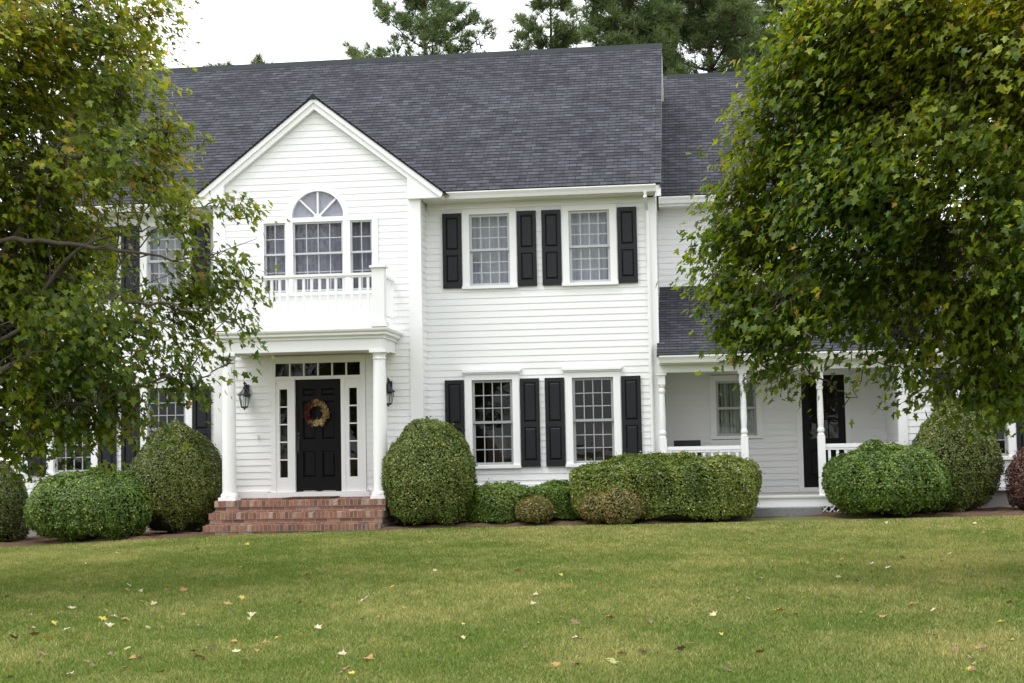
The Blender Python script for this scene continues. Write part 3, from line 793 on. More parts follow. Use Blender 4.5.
# porch door: black, glazed upper half
m = MB(); f = YP - .036
m.box(1.83, 1.925, f, YP + .004, -.82, 1.25); m.box(2.715, 2.81, f, YP + .004, -.82, 1.25); m.box(1.83, 2.81, f, YP + .004, 1.25, 1.34); m.box(1.83, 2.81, f - .03, YP + .1, -.899, -.82)
part(m, 'door_frame', 'trim')
m = MB(); a, b = 1.925, 2.715; y = YP + .02
m.box(a, a + .13, y, y + .04, -.82, 1.25); m.box(b - .13, b, y, y + .04, -.82, 1.25); m.box(a + .13, b - .13, y, y + .04, 1.12, 1.25); m.box(a + .13, b - .13, y, y + .04, -.82, -.62)
m.box(a + .13, b - .13, y, y + .04, -.12, .08); m.box(a + .13, b - .13, y + .025, y + .04, -.62, -.12)
m.raised(a + .15, b - .15, -.6, -.14, y + .0245, .016, .03)
for x in (2.233, 2.407): m.box(x - .012, x + .012, y + .005, y + .03, .08, 1.12)
for z in (.43, .77): m.box(a + .13, b - .13, y + .006, y + .029, z - .012, z + .012)
pd = part(m, 'porch_door', 'door'); pd['label'] = 'black porch door with glazed upper half'
m = MB(); m.face([(a + .13, y + .02, .08), (b - .13, y + .02, .08), (b - .13, y + .02, 1.12), (a + .13, y + .02, 1.12)]); part(m, 'pane', 'glass', pd)

# ---- low right wing
RXa, RXb, RY, RZ = 3.44, 9.2, -.2, 1.56
rw_ops = [(4.85 - SH - .09, 4.85 + SH + .09, LO[0] - .06, LO[1] + .1)]
m = MB(); siding(m, front(RY), RXa, RXb, -.80, 1.42, rw_ops); part(m, 'side_wing_wall', 'siding')
m = MB(); siding(m, leftw(RXa), RY, YP, -.8, 1.4); part(m, 'side_wing_wall', 'siding'); m = MB()
def rc(z): d = max(0, (z - 1.56) / .75 - .3); return (RY + d, 6.2 - d)
siding(m, rightw(RXb), RY, 6.2, -.8, 4.0, clip=(rc, (1.56,)))
part(m, 'side_wing_wall', 'siding')
corner((RXa - .034, RXa + .12, RY - .034, RY, -.80, 1.42), (RXa - .034, RXa - .002, RY, RY + .1, -.80, 1.42)); corner((RXb - .12, RXb + .034, RY - .034, RY, -.80, 1.42)); m = MB()
m.box(RXa + .12, RXb - .12, RY - .026, RY, 1.30, 1.42); m.box(RXa, RXb, RY - .05, RY, -.86, -.80)
parts_each(m, 'frieze_board', 'trim')
m = MB(); m.box(RXa + .03, RXb - .03, RY + .03, RY + .3, -1.6, -.80); part(m, 'foundation', 'foundation')
m = MB(); m.box(RXa + .1, RXb - .1, 2.6, 2.7, -.8, 1.5); m.box(RXa + .1, RXb - .1, RY + .2, 2.6, 1.43, 1.5); m.box(RXa + .1, RXb - .1, RY + .2, 2.6, -.9, -.8); parts_each(m, 'interior_wall', 'interior')
rp_ = math.atan(.75)
m = MB(); roof_plane(m, (RXa - .0, RY - .35, RZ), (1, 0, 0), (0, math.cos(rp_), math.sin(rp_)), RXb + .15 - RXa, 3.55 / math.cos(rp_))
roof_plane(m, (RXa, 6.55, RZ), (1, 0, 0), (0, -math.cos(rp_), math.sin(rp_)), RXb + .15 - RXa, 3.55 / math.cos(rp_)); part(m, 'side_wing_roof', 'roof')
m = MB(); gutter(m, RXa + .003, RXb, RY - .272, RZ - .015); m.box(RXa + .003, RXb, RY - .27, RY - .24, 1.40, 1.55); part(m, 'gutter', 'gutter')
m = MB(); m.box(RXa + .003, RXb, RY - .24, RY - .03, 1.425, 1.44); part(m, 'soffit', 'soffit')
window(4.85, LO, RY, crown=False)
for s in (-1, 1):
    a, b = sorted((4.85 + s * .505, 4.85 + s * .848)); shutter(a, b, (-.325, 1.238), RY)

# ------------------------------------------------------------------ brick steps
SX0, SX1 = AX - 1.46, AX + 1.47
steps = empty('brick_steps', (AX, -2.2, -1.30), 'red brick front steps leading up to the black door', 'steps')
def brick_col():
    r = random.random()
    c = (0.24, 0.115, 0.078) if r < .42 else (0.29, 0.155, 0.105) if r < .66 else (0.175, 0.09, 0.065) if r < .86 else (0.33, 0.23, 0.19) if r < .96 else (0.14, 0.095, 0.085)
    k = random.uniform(.82, 1.15); return tuple(x * k for x in c)
tops = [(-.79, -1.98), (-.98, -2.28), (-1.168, -2.58)]
for i, (zt, yf) in enumerate(tops):
    m = MB(); n = 43; w = (SX1 - SX0) / n
    depth = .3 if i else 1.3
    for k in range(n):
        x = SX0 + k * w
        j = random.uniform(-.003, .003)
        m.box(x + .007, x + w - .007, yf - .022 + j, yf + .19, zt - .094, zt + j, brick_col())
        y2 = yf + .2
        while y2 < yf + depth - .05:
            m.box(x + .005, x + w - .005, y2, min(y2 + .19, yf + depth - .01), zt - .09, zt + random.uniform(-.003, .002), brick_col()); y2 += .2
    z = zt - .108; r = 0
    while z > zt - .2 - (.2 if i == 2 else 0):
        x = SX0 + .01 - (.1 if r % 2 else 0)
        while x < SX1 - .01:
            a, b = max(x, SX0 + .01), min(x + .2, SX1 - .01)
            if b - a > .03: m.box(a + .007, b - .007, yf + random.uniform(-.002, .002), yf + .09, z - .050, z, brick_col())
            x += .2
        for s, X in ((1, SX0), (-1, SX1)):
            y2 = yf + .1
            while y2 < YBAY - .1:
                p, q = sorted((X + s * .01, X + s * .08)); m.box(p, q, y2 + .004, min(y2 + .196, YBAY - .08), z - .052, z, brick_col()); y2 += .2
        z -= .062; r += 1
    part(m, 'step', 'brick', steps)
m = MB()
for i, (zt, yf) in enumerate(tops): m.box(SX0 + .002, SX1 - .002, yf - .014, yf + .18, zt - .103, zt - .007)
for i, (zt, yf) in enumerate(tops): m.box(SX0 + .014, SX1 - .014, yf + .006, YBAY - .07 - .01 * i, zt - .2 - (.25 if i == 2 else 0) + .001, zt - .006)
parts_each(m, 'mortar', 'mortar', steps)
dm = MB(); dm.box(AX - .42, AX + .42, -1.55, -.85, -.786, -.766)
tag(dm.build('doormat', M['mat'], origin=(AX, -1.2, -.786)), 'brown coir doormat on the top brick step before the door', 'doormat')

# granite step below the porch
m = MB(); random.seed(3)
nx_, poly = 12, []
zt = -1.085
m.box(.85, 2.035, -.78, -.345, -1.42, zt - .012)
m.box(.858, 2.027, -.772, -.345, zt - .012, zt)
tag(m.build('granite_step', M['granite'], origin=(1.44, -.55, -1.26)), 'rough grey granite block step below the side porch', 'step')

# ------------------------------------------------------------------ lanterns, wreath, chair
def lantern(x, label):
    z0 = .77; y = YBAY - .17; o = empty('wall_lantern', (x, YBAY - .02, z0), label, 'lantern', 'black carriage lanterns beside the door')
    m = MB(); m.box(x - .045, x + .045, YBAY - .045, YBAY - .02, 1.0, 1.22)
    m.tube([(x, YBAY - .04, 1.16), (x, YBAY - .07, 1.235), (x, y - .02, 1.26), (x, y, 1.21), (x, y, 1.16)], .011, 8)
    m.tube([(x, YBAY - .04, 1.05), (x, YBAY - .09, 1.03), (x, YBAY - .10, 1.09)], .008, 8)
    m.lathe([(.012, 1.25), (.026, 1.235), (.012, 1.22), (.01, 1.2)], x, y, 12)
    part(m, 'bracket', 'metal', o)
    m = MB(); m.lathe([(.012, 1.175), (.03, 1.16), (.035, 1.13), (.06, 1.10), (.105, 1.05), (.125, 1.035), (.125, 1.022), (.1, 1.022)], x, y, 14); part(m, 'roof_cap', 'metal', o)
    m = MB(); n = 6
    for k in range(n):
        t = 2 * math.pi * k / n; m.tube([(x + .102 * math.cos(t), y + .102 * math.sin(t), 1.03), (x + .06 * math.cos(t), y + .06 * math.sin(t), .815)], .0065, 6)
    m.lathe([(.066, .83), (.068, .815), (.05, .80), (.02, .79), (.016, .775), (.004, .765)], x, y, 14); m.lathe([(.107, 1.03), (.107, 1.02), (.098, 1.02), (.098, 1.03)], x, y, 14)
    part(m, 'cage', 'metal', o)
    m = MB(); m.lathe([(.096, 1.02), (.056, .83)], x, y, 6); part(m, 'glass', 'glass_lamp', o)
    m = MB()
    for dx in (-.025, .025, 0): m.lathe([(.009, .83), (.009, .92), (.012, .93), (.008, .96), (.002, .975)], x + dx, y + (.02 if dx == 0 else 0), 8)
    part(m, 'candle', 'trim', o)
lantern(AX - 1.285, 'black carriage wall lantern left of the front door')
lantern(AX + 1.295, 'black carriage wall lantern half hidden behind the right column')

wr = empty('wreath', (AX - .02, YBAY - .03, .44), 'dried autumn wreath in rust and straw on the black door', 'wreath')
wc_ = np.array((AX - .022, YBAY + .0, .685)); R = .172
m = MB(); m.tube([tuple(wc_ + np.array((R * math.cos(t), .0, R * math.sin(t)))) for t in np.linspace(0, 2 * math.pi, 25)], .035, 8); part(m, 'ring', 'twig', wr)
nb = 900; t = RNG.uniform(0, 2 * np.pi, nb); rr = R + RNG.normal(0, .022, nb)
base = wc_ + np.stack([rr * np.cos(t), -.03 - RNG.random(nb) * .035, rr * np.sin(t)], 1)
tang = np.stack([-np.sin(t), t * 0, np.cos(t)], 1); rad = np.stack([np.cos(t), t * 0, np.sin(t)], 1)
dirv = unit(tang * .8 + rad * RNG.uniform(-.9, 1.2, (nb, 1)) + np.array((0, -1, 0)) * RNG.uniform(0, .9, (nb, 1)))
side = unit(np.cross(dirv, RNG.normal(size=(nb, 3)))); ln = RNG.uniform(.04, .08, nb)[:, None]; wd = RNG.uniform(.008, .016, nb)[:, None]
V = np.stack([base, base + dirv * ln * .5 + side * wd, base + dirv * ln, base + dirv * ln * .5 - side * wd], 1).reshape(-1, 3)
deg = (np.degrees(t) + RNG.normal(0, 14, nb)) % 360
cr = np.array((0.12, 0.035, 0.025)); ctn = np.array((0.42, 0.30, 0.13)); ccr = np.array((0.66, 0.52, 0.30)); col = np.zeros((nb, 3))
for i, d in enumerate(deg): col[i] = (cr if 95 < d < 235 else ccr if 235 <= d < 310 else ctn) * random.uniform(.6, 1.25)
np_mesh('husks', V, 4, np.arange(nb * 4), col, M['husk'], wr)

ch = empty('porch_chair', (-.2, 1.0, -.90), 'black slat-back armchair standing on the side porch', 'chair')
cx0, cx1, cyb, cyf, sz = -.44, .05, 1.28, .75, -.47
m = MB(); m.box(cx0, cx1, cyf, cyb, sz, sz + .035); part(m, 'seat', 'chair', ch)
m = MB(); m.box(cx0, cx1, cyb - .01, cyb + .03, -.02, .09); m.box(cx0, cx1, cyb - .005, cyb + .025, -.33, -.28)
for i in range(6): x = cx0 + .03 + i * .083; m.box(x - .02, x + .02, cyb, cyb + .02, -.28, -.02)
part(m, 'backrest', 'chair', ch)
for x in (cx0, cx1 - .04):
    m = MB(); m.box(x, x + .04, cyf, cyf + .04, -.898, -.20); part(m, 'leg', 'chair', ch)
    m = MB(); m.box(x, x + .04, cyb + .031, cyb + .07, -.898, .06); part(m, 'leg', 'chair', ch)
    m = MB(); m.box(x - .01, x + .05, cyf - .03, cyb - .011, -.199, -.165); part(m, 'armrest', 'chair', ch)

# ------------------------------------------------------------------ shrubs
PROF = {
 'dome': ([0, .06, .18, .36, .55, .72, .85, .93, .975, 1], [.74, .87, .96, 1, .94, .79, .585, .385, .21, 0]),
 'egg': ([0, .06, .18, .32, .45, .58, .70, .82, .91, .97, 1], [.5, .68, .88, .99, 1, .93, .80, .60, .40, .22, 0]),
 'round': ([0, .06, .18, .38, .58, .74, .86, .94, .98, 1], [.56, .76, .92, 1, .97, .87, .70, .46, .26, 0]),
 'hedge': ([0, .06, .2, .5, .75, .88, .95, .985, 1], [.86, .93, .97, 1, .985, .92, .78, .5, 0]),
}
def shrub(X0, X1, ztop, Yc, ry, prof, cols, label, dens=1.0, leaf=.036, n_exp=2.0, lump=.085, group=None, name='shrub', seed=0):
    rng = np.random.default_rng(100 + seed)
    cx_ = (X0 + X1) / 2; rx = (X1 - X0) / 2; z0 = float(gz(cx_, Yc)) + .03; Hh = ztop - z0
    o = empty(name, (cx_, Yc, z0), label, 'shrub', group)
    hs, ps_ = PROF[prof]
    th = np.linspace(0, 2 * np.pi, 97)[:-1]; hh = np.concatenate([np.linspace(0, .9, 40), np.linspace(.9, 1, 24)[1:]])
    def surf(t, h, k=1.0):
        p = np.interp(h, hs, ps_) * k
        c, s = np.cos(t), np.sin(t)
        q = (np.abs(c) ** n_exp + np.abs(s) ** n_exp) ** (-1 / n_exp)
        P = np.stack([cx_ + rx * p * q * c, Yc + ry * p * q * s, z0 + Hh * (.03 + .97 * h)], -1)
        return P
    # sample by area
    Tm, Hm = np.meshgrid(th, hh); Pm = surf(Tm, Hm)
    dt = np.roll(Pm, -1, 1) - Pm; dh = np.concatenate([Pm[1:] - Pm[:-1], Pm[-1:] * 0], 0)
    ar = np.linalg.norm(np.cross(dt, dh), axis=-1); area = ar.sum()
    n = int(area * 6000 * dens); n = min(n, 140000)
    idx = rng.choice(ar.size, n, p=ar.ravel() / area); hi, ti = np.unravel_index(idx, ar.shape)
    t = th[ti] + rng.random(n) * (th[1] - th[0]); h = hh[hi] + rng.random(n) * np.append(np.diff(hh), 0)[hi]
    P = surf(t, h); e = 1e-3
    tv = surf(t + e, h) - P; hv = surf(t, np.minimum(h + e, 1)) - P; hv[h > .999] = (0, 0, 1)
    Nn = unit(np.cross(tv, hv)); Nn[~np.isfinite(Nn).all(1)] = (0, 0, 1)
    # lumps in the clipped surface and leaves at varying depth
    lp = wob(P, 2.2) * lump * .7 + wob(P, 7.0) * lump * .4
    dep = np.abs(rng.normal(0, .045, n)); stray = rng.random(n) < .02
    off = lp - dep; off[stray] += rng.random(stray.sum()) * .07
    P = P + Nn * off[:, None]
    thin_ = (wob(P, 5.0) > .62) & (rng.random(n) < .55)
    P, Nn = P[~thin_], Nn[~thin_]; n = len(P)
    nrm = unit(Nn * .85 + rng.normal(0, .45, (n, 3)) + np.array((0, 0, .25)))
    a = unit(np.cross(nrm, rng.normal(size=(n, 3)))); b = np.cross(nrm, a)
    L = leaf * rng.uniform(.6, 1.25, n)[:, None]; Wd = L * .33
    V = np.stack([P - a * L * .5, P + b * Wd - nrm * Wd * .3, P + a * L * .5, P - b * Wd - nrm * Wd * .3], 1).reshape(-1, 3)
    c0, c1, c2 = map(np.array, cols)
    mix = np.clip(.45 + .35 * wob(P, 3.0) + rng.normal(0, .28, n), 0, 1)[:, None]
    col = c0 * (1 - mix) + c1 * mix
    pick = rng.random(n) < np.clip(.07 + .10 * wob(P, 2.4), 0, 1); col[pick] = c2
    col *= rng.uniform(.72, 1.3, (n, 1)) * 1.3
    np_mesh('foliage', V, 4, np.arange(n * 4), col, M['shrubleaf'], o)
    # woody inside
    nt_, nh = 48, 20; tt = np.linspace(0, 2 * np.pi, nt_ + 1)[:-1]; h2 = np.linspace(0, .97, nh)
    T2, H2 = np.meshgrid(tt, h2); Q = surf(T2, H2, 1 - .15 / min(rx, ry)); Q[..., 2] = z0 + (Q[..., 2] - z0) * (1 - .13 / Hh)
    q = Q.reshape(-1, 3); q2 = q.copy(); q2[:, :2] += (wob(q, 4)[:, None] * .03)
    mb = MB(); mb.v = [tuple(p) for p in q2]
    for j in range(nh - 1):
        for i in range(nt_):
            mb.f.append((j * nt_ + i, j * nt_ + (i + 1) % nt_, (j + 1) * nt_ + (i + 1) % nt_, (j + 1) * nt_ + i)); mb.uv.append(None); mb.col.append(None)
    mb.f.append(tuple((nh - 1) * nt_ + i for i in range(nt_))); mb.uv.append(None); mb.col.append(None)
    for k in range(4): mb.tube([(cx_ + random.uniform(-.2, .2) * rx, Yc + random.uniform(-.2, .2), z0 - .08), (cx_ + random.uniform(-.4, .4) * rx, Yc + random.uniform(-.2, .2), z0 + .25)], .025, 6)
    mb.build('branches', M['twig'], o)
    return o
GRN = ((.055, .082, .012), (.11, .145, .020), (.22, .21, .045))
BRT = ((.042, .082, .010), (.100, .158, .018), (.19, .21, .04))
DRK = ((.05, .068, .015), (.092, .108, .024), (.17, .15, .05))
YEW = ((.055, .088, .011), (.145, .175, .022), (.30, .26, .06))
OLV = ((.055, .076, .013), (.108, .128, .022), (.19, .17, .05))
BRN = ((.068, .072, .017), (.14, .122, .028), (.20, .12, .045))
RED = ((.07, .032, .027), (.11, .05, .04), (.09, .07, .03))
GS = 'clipped evergreen shrubs along the front of the house'
shrub(-13.10, -11.66, .06, -1.45, .75, 'dome', DRK, 'dark olive dome shrub cut off by the left photo edge', seed=0, group=GS)
shrub(-11.36, -9.12, -.19, -1.98, .95, 'round', BRT, 'low round bright green shrub under the left maple boughs', seed=1, leaf=.040, group=GS)
shrub(-9.80, -8.17, .62, -1.35, .8, 'egg', OLV, 'tall egg-shaped dark shrub left of the brick steps', seed=2, group=GS)
shrub(-5.30, -3.68, .565, -1.65, .85, 'dome', GRN, 'tall dome-shaped green shrub right of the brick steps', seed=3, group=GS)
shrub(-3.90, -2.68, -.60, -1.35, .7, 'hedge', BRT, 'low flat-topped green shrub beside the tall dome, under the left lower window', seed=4, group=GS)
shrub(-3.02, -2.33, -.78, -1.95, .42, 'round', BRN, 'small olive-brown shrub in front of two low green ones', seed=5, lump=.05, group=GS)
shrub(-2.96, -1.80, -.565, -1.1, .6, 'hedge', BRT, 'low yellow-green shrub wedged behind the left end of the long hedge', seed=6, group=GS)
shrub(-2.16, .97, -.19, -1.45, .85, 'hedge', YEW, 'long box-shaped green hedge in front of the porch corner', seed=7, leaf=.040, n_exp=3.2, lump=.10, group=GS)
shrub(-1.93, -.76, -.63, -2.22, .36, 'round', BRN, 'low brownish shrub in front of the long hedge', seed=8, group=GS)
shrub(2.02, 4.05, -.02, -1.50, .95, 'round', BRT, 'wide low round green shrub before the right porch railing', seed=9, leaf=.040, group=GS)
shrub(3.42, 4.95, .68, -1.0, .72, 'egg', OLV, 'tall egg-shaped dark shrub at the right end of the porch', seed=10, group=GS)
shrub(4.88, 5.95, -.12, -1.35, .55, 'dome', RED, 'reddish-purple shrub cut off by the right photo edge', seed=11, group=GS)

# ------------------------------------------------------------------ maples
LEAF = np.array([(0, 0), (.30, -.07), (.22, .18), (.56, .42), (.22, .52), (.20, .72), (0, 1.0)])
NL = len(LEAF)
def leaves(P, nrm, tip, size, cols, name, parent, rng):
    n = len(P)
    nrm = unit(nrm); tip = unit(tip - nrm * (tip * nrm).sum(1, keepdims=True)); sd = np.cross(tip, nrm)
    fold = rng.uniform(-.25, .45, n)[:, None]; curl = rng.uniform(-.35, .15, n)[:, None]
    V = np.empty((n, 2, NL, 3))
    for s in (0, 1):
        sg = 1 if s == 0 else -1
        for k, (u, v) in enumerate(LEAF):
            V[:, s, k] = P + size[:, None] * (sd * sg * u + tip * (v - .35) + nrm * (abs(u) * fold + v * v * curl))
    return np_mesh(name, V.reshape(-1, 3), NL, np.arange(n * 2 * NL), np.repeat(cols, 2, 0), M['leaf'], parent)
def maple(name, trunk_px, Yt, lobes, extra, nclus, label, seed, yellow, h0, limbs=(), leaf_n=(9, 15), size=.084, thin=0.0):
    rng = np.random.default_rng(seed)
    tx = trunk_px; zg = float(gz(tx, Yt))
    o = empty(name, (tx, Yt, zg), label, 'tree')
    L = []
    for px, py, r, dy in lobes:
        x, z = at(px, py, Yt + dy); L.append((x, Yt + dy, z, max(r - 9, 9) * (Yt + dy + D) / F))
    L += extra
    L = np.array(L); c = L[:, :3]; r = L[:, 3]
    # trunk with a slight lean, forking into a limb for every lobe
    zt = zg + 7.5
    tp = [(tx, Yt, zg - .15), (tx + .02, Yt, zg + .15), (tx + .05, Yt + .02, zg + 1.2), (tx + .02, Yt + .06, zg + 3), (tx - .05, Yt, zg + 5.2), (tx, Yt + .05, zt)]
    mb = MB(); mb.tube(tp, [.26, .2, .16, .13, .085, .03], 12)
    nodes = [(np.array(tp[2]) * (1 - f) + np.array(tp[4]) * f) for f in np.linspace(0, 1, 7)] + [np.array(tp[5])]
    nrad = [.06] * 8
    samples = list(nodes)
    order = np.argsort(np.linalg.norm(c - np.array((tx, Yt, zg + 3)), axis=1))
    for i in order:
        e = c[i]; A = np.array(nodes); de = e - A
        hd = np.hypot(A[:, 0] - tx, A[:, 1] - Yt); he = np.hypot(e[0] - tx, e[1] - Yt)
        cost = np.linalg.norm(de, axis=1) + .9 * np.clip(A[:, 2] - e[2] + .45 * (he - hd), 0, 9) + 3.0 * np.clip(hd - he + .1, 0, 9)
        j = int(cost.argmin()); s_ = A[j]; ln = np.linalg.norm(e - s_)
        m1 = s_ + (e - s_) * .5 + np.array((0, 0, .10 * ln)) + rng.normal(0, .06 * ln, 3)
        end = e + (e - s_) / (ln + .01) * r[i] * .45 + np.array((0, 0, -.04))
        ts = np.linspace(0, 1, 9)[:, None]
        pts = (1 - ts) ** 2 * s_ + 2 * ts * (1 - ts) * m1 + ts ** 2 * end
        pts[1:-1] += rng.normal(0, .025, (7, 3))
        rb = min(nrad[j] * .72, .008 + .013 * ln); rb = max(rb, .009)
        mb.tube([tuple(p) for p in pts], list(np.linspace(rb, .005, 9)), 7)
        for k in (3, 5, 7): nodes.append(pts[k]); nrad.append(rb * (1 - k / 9.5))
        samples += list(pts[2:])
    for dy, r0, pl in limbs:
        pts = []
        for px, py in pl: yy = Yt + dy * .35 + rng.normal(0, .22); x, z = at(px, py, yy); pts.append(np.array((x, yy, z)))
        fine = []
        for i in range(len(pts) - 1):
            p0, p1, p2, p3 = pts[max(i - 1, 0)], pts[i], pts[i + 1], pts[min(i + 2, len(pts) - 1)]
            for t in np.linspace(0, 1, 6)[:-1]:
                fine.append(.5 * (2 * p1 + (p2 - p0) * t + (2 * p0 - 5 * p1 + 4 * p2 - p3) * t * t + (3 * p1 - p0 - 3 * p2 + p3) * t ** 3) + rng.normal(0, .016, 3))
        fine.append(pts[-1])
        zz = float(np.clip(fine[0][2] - .35 * abs(fine[0][0] - tx), zg + .8, zg + 6)); fine.insert(0, np.array((tx, Yt, zz)))
        mb.tube([tuple(p) for p in fine], list(r0 * .62 * np.linspace(1, .0, len(fine)) ** .7 + .006), 8)
        samples += fine[4:]
        for p in fine[6::2]:               # bare side shoots
            q = p + np.array((rng.normal(.15, .3), rng.normal(0, .25), rng.normal(.1, .28)))
            mb.tube([tuple(p), tuple((p + q) / 2 + rng.normal(0, .04, 3)), tuple(q)], [.009, .006, .003], 5); samples.append(q)
    S = np.array(samples)
    # clusters of leaves
    nv = len(lobes)
    w1 = r[:nv] ** 2.4; w2 = r[nv:] ** 2.4
    li = np.concatenate([rng.choice(nv, int(nclus * .8), p=w1 / w1.sum()), nv + rng.choice(len(L) - nv, nclus - int(nclus * .8), p=w2 / w2.sum())])
    u = unit(rng.normal(size=(nclus, 3))); rad = rng.random(nclus) ** (1 / 2.4)
    P = c[li] + u * (rad * r[li])[:, None] * np.array((1, 1, .95))
    keep = (wob(P, 2.0) > -.55 + thin) | (np.arange(nclus) > nclus * .8)
    P = P[keep]; n = len(P)
    cent = np.average(c, axis=0, weights=r ** 3)
    for p in P:
        d = np.linalg.norm(S - p, axis=1); j = d.argmin(); q = S[j]
        if d[j] < 1.8 and rng.random() < .8:
            mid = (p + q) / 2 + rng.normal(0, .05, 3) + np.array((0, 0, .03))
            mb.tube([tuple(q), tuple(mid), tuple(p)], [.006, .004, .002], 4)
    mb.build('trunk', M['bark'], o)
    kl = rng.integers(leaf_n[0], leaf_n[1], n); idx = np.repeat(np.arange(n), kl); nn = len(idx)
    oc = unit((P - cent) * np.array((1, 1, .5)))
    td = unit(oc + rng.normal(0, .55, (n, 3)) * np.array((1, 1, .35)) + np.array((0, 0, -.12)))      # twig of every spray
    tl = rng.uniform(.30, .62, n)
    f = rng.random(nn); t2 = td[idx]
    sp = t2 * ((f - .35) * tl[idx])[:, None] + rng.normal(0, 1, (nn, 3)) * np.array((.085, .085, .045))
    Q = P[idx] + sp
    Q[:, 2] -= .16 * f * f * tl[idx]
    out = unit(oc[idx] + rng.normal(0, .35, (nn, 3)))
    nrm = np.array((0, 0, .75)) + out * .75 + rng.normal(0, .34, (nn, 3))
    tip = t2 * .6 + rng.normal(0, .5, (nn, 3)) + np.array((0, 0, -.75))
    zrel = (Q[:, 2] - Q[:, 2].min()) / np.ptp(Q[:, 2])
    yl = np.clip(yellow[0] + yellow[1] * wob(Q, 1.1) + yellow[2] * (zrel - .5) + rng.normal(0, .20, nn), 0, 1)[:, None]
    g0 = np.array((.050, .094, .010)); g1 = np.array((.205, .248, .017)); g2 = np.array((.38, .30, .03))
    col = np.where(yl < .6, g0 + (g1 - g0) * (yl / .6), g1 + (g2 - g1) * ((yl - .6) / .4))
    pk = rng.random(nn) < .006 * (1 + 3 * (yl[:, 0] > .5)); col[pk] = np.array((.33, .19, .04))
    col *= rng.uniform(.75, 1.25, (nn, 1))
    leaves(Q, nrm, tip, size * rng.uniform(.6, 1.2, nn), col, 'crown', o, rng)
    return o, nn
LY = -11.5
left_lobes = [
 (150, 12, 38, 0), (110, 45, 55, .5), (60, 20, 70, -.5), (20, 70, 80, 0), (120, 95, 50, -.5), (165, 135, 36, 0), (150, 175, 50, .6), (95, 150, 60, -.8),
 (50, 200, 80, .3), (175, 215, 42, -.4), (238, 208, 26, 0), (213, 200, 22, .2), (130, 250, 60, 0), (200, 270, 50, .3), (245, 285, 27, 0), (222, 325, 34, -.3), (165, 325, 60, .4),
 (90, 330, 75, -.6), (20, 320, 90, .2), (230, 362, 20, 0), (180, 372, 36, 0), (120, 395, 46, .2), (55, 400, 62, -.2), (5, 420, 60, .3), (150, 425, 22, 0), (90, 432, 26, .2), (25, 450, 30, 0), (195, 388, 16, .1),
 (60, 260, 70, 1.0), (60, 110, 70, 1.2), (-40, 150, 110, 0), (-50, 300, 120, .4), (-60, 20, 110, .4)]
def ex_left(tx):
    return [(tx - 1.6, LY + .5, 4.6, 1.7), (tx - 2.6, LY, 2.4, 1.7), (tx - 2.2, LY - .6, .9, 1.4), (tx, LY - 1.7, 1.6, 1.5), (tx, LY + 1.8, 2.0, 1.6), (tx + .5, LY, 5.6, 1.7), (tx, LY, 7.2, 1.3), (tx + .6, LY - 1.6, 4, 1.4), (tx + 1, LY + 1.6, 4.4, 1.4)]
lm, n1 = maple('maple_tree', -8.3, LY, left_lobes, ex_left(-8.3), 6200, 'maple tree with yellowing leaves overhanging the left side of the lawn', 21, (.42, .2, .58), 1.3, limbs=[(-1.2, .055, [(-160, 425), (-20, 376), (40, 357), (110, 328), (165, 320)]), (-1.0, .042, [(-120, 400), (10, 330), (55, 275), (92, 241), (150, 226)]), (-1.3, .04, [(-130, 268), (0, 241), (60, 243), (120, 250), (180, 262)]), (-.9, .045, [(-90, 440), (30, 412), (100, 398), (170, 376)]), (-1.1, .045, [(-70, 230), (10, 180), (70, 158), (120, 150), (165, 128)]), (-.8, .05, [(-60, 330), (20, 230), (60, 150), (95, 70), (120, 15)]), (-1.3, .03, [(20, 330), (90, 300), (150, 304), (200, 312)])])
RY_ = -12.0
right_lobes = [
 (815, 20, 44, 0), (790, 80, 46, .2), (765, 110, 30, 0), (738, 140, 22, -.2), (770, 165, 50, .4), (735, 190, 30, 0), (731, 240, 38, 0), (716, 235, 18, .2), (724, 285, 32, -.2), (765, 240, 60, .5),
 (745, 325, 38, 0), (790, 310, 60, -.4), (800, 362, 34, 0), (765, 368, 22, .1), (832, 385, 26, 0), (870, 362, 34, .2), (850, 300, 80, .2), (860, 200, 90, -.3), (850, 100, 90, .3), (880, 20, 80, -.2),
 (940, 60, 90, .2), (945, 218, 62, .3), (985, 250, 60, -.3), (960, 160, 80, -.4), (950, 270, 80, .2), (920, 350, 60, 0), (975, 375, 56, .3), (1010, 386, 36, 0), (945, 385, 24, .2), (1020, 310, 70, .3), (1030, 210, 60, -.2), (1040, 100, 100, .4), (1010, 20, 80, .3), (708, 262, 15, 0), (845, 400, 18, .2), (720, 155, 14, 0)]
def ex_right(tx):
    return [(tx + 1.6, RY_ + .5, 4.4, 1.7), (tx + 2.4, RY_, 2.4, 1.7), (tx + 2, RY_ - .6, 1, 1.4), (tx, RY_ - 1.7, 1.6, 1.5), (tx, RY_ + 1.8, 2.2, 1.6), (tx - .5, RY_, 5.4, 1.7), (tx, RY_, 7.0, 1.3), (tx - .6, RY_ - 1.6, 4, 1.4), (tx - 1, RY_ + 1.6, 4.2, 1.4)]
rm, n2 = maple('maple_tree', 4.1, RY_, right_lobes, ex_right(4.1), 7800, 'dense green maple tree overhanging the right side of the lawn', 33, (.38, .2, .55), 1.3, limbs=[(2.4, .04, [(1160, 330), (1030, 290), (950, 240), (880, 215), (800, 190)]), (2.2, .035, [(1180, 420), (1040, 372), (940, 348), (850, 322)]), (2.0, .035, [(1150, 240), (1010, 160), (920, 90), (840, 60)])])

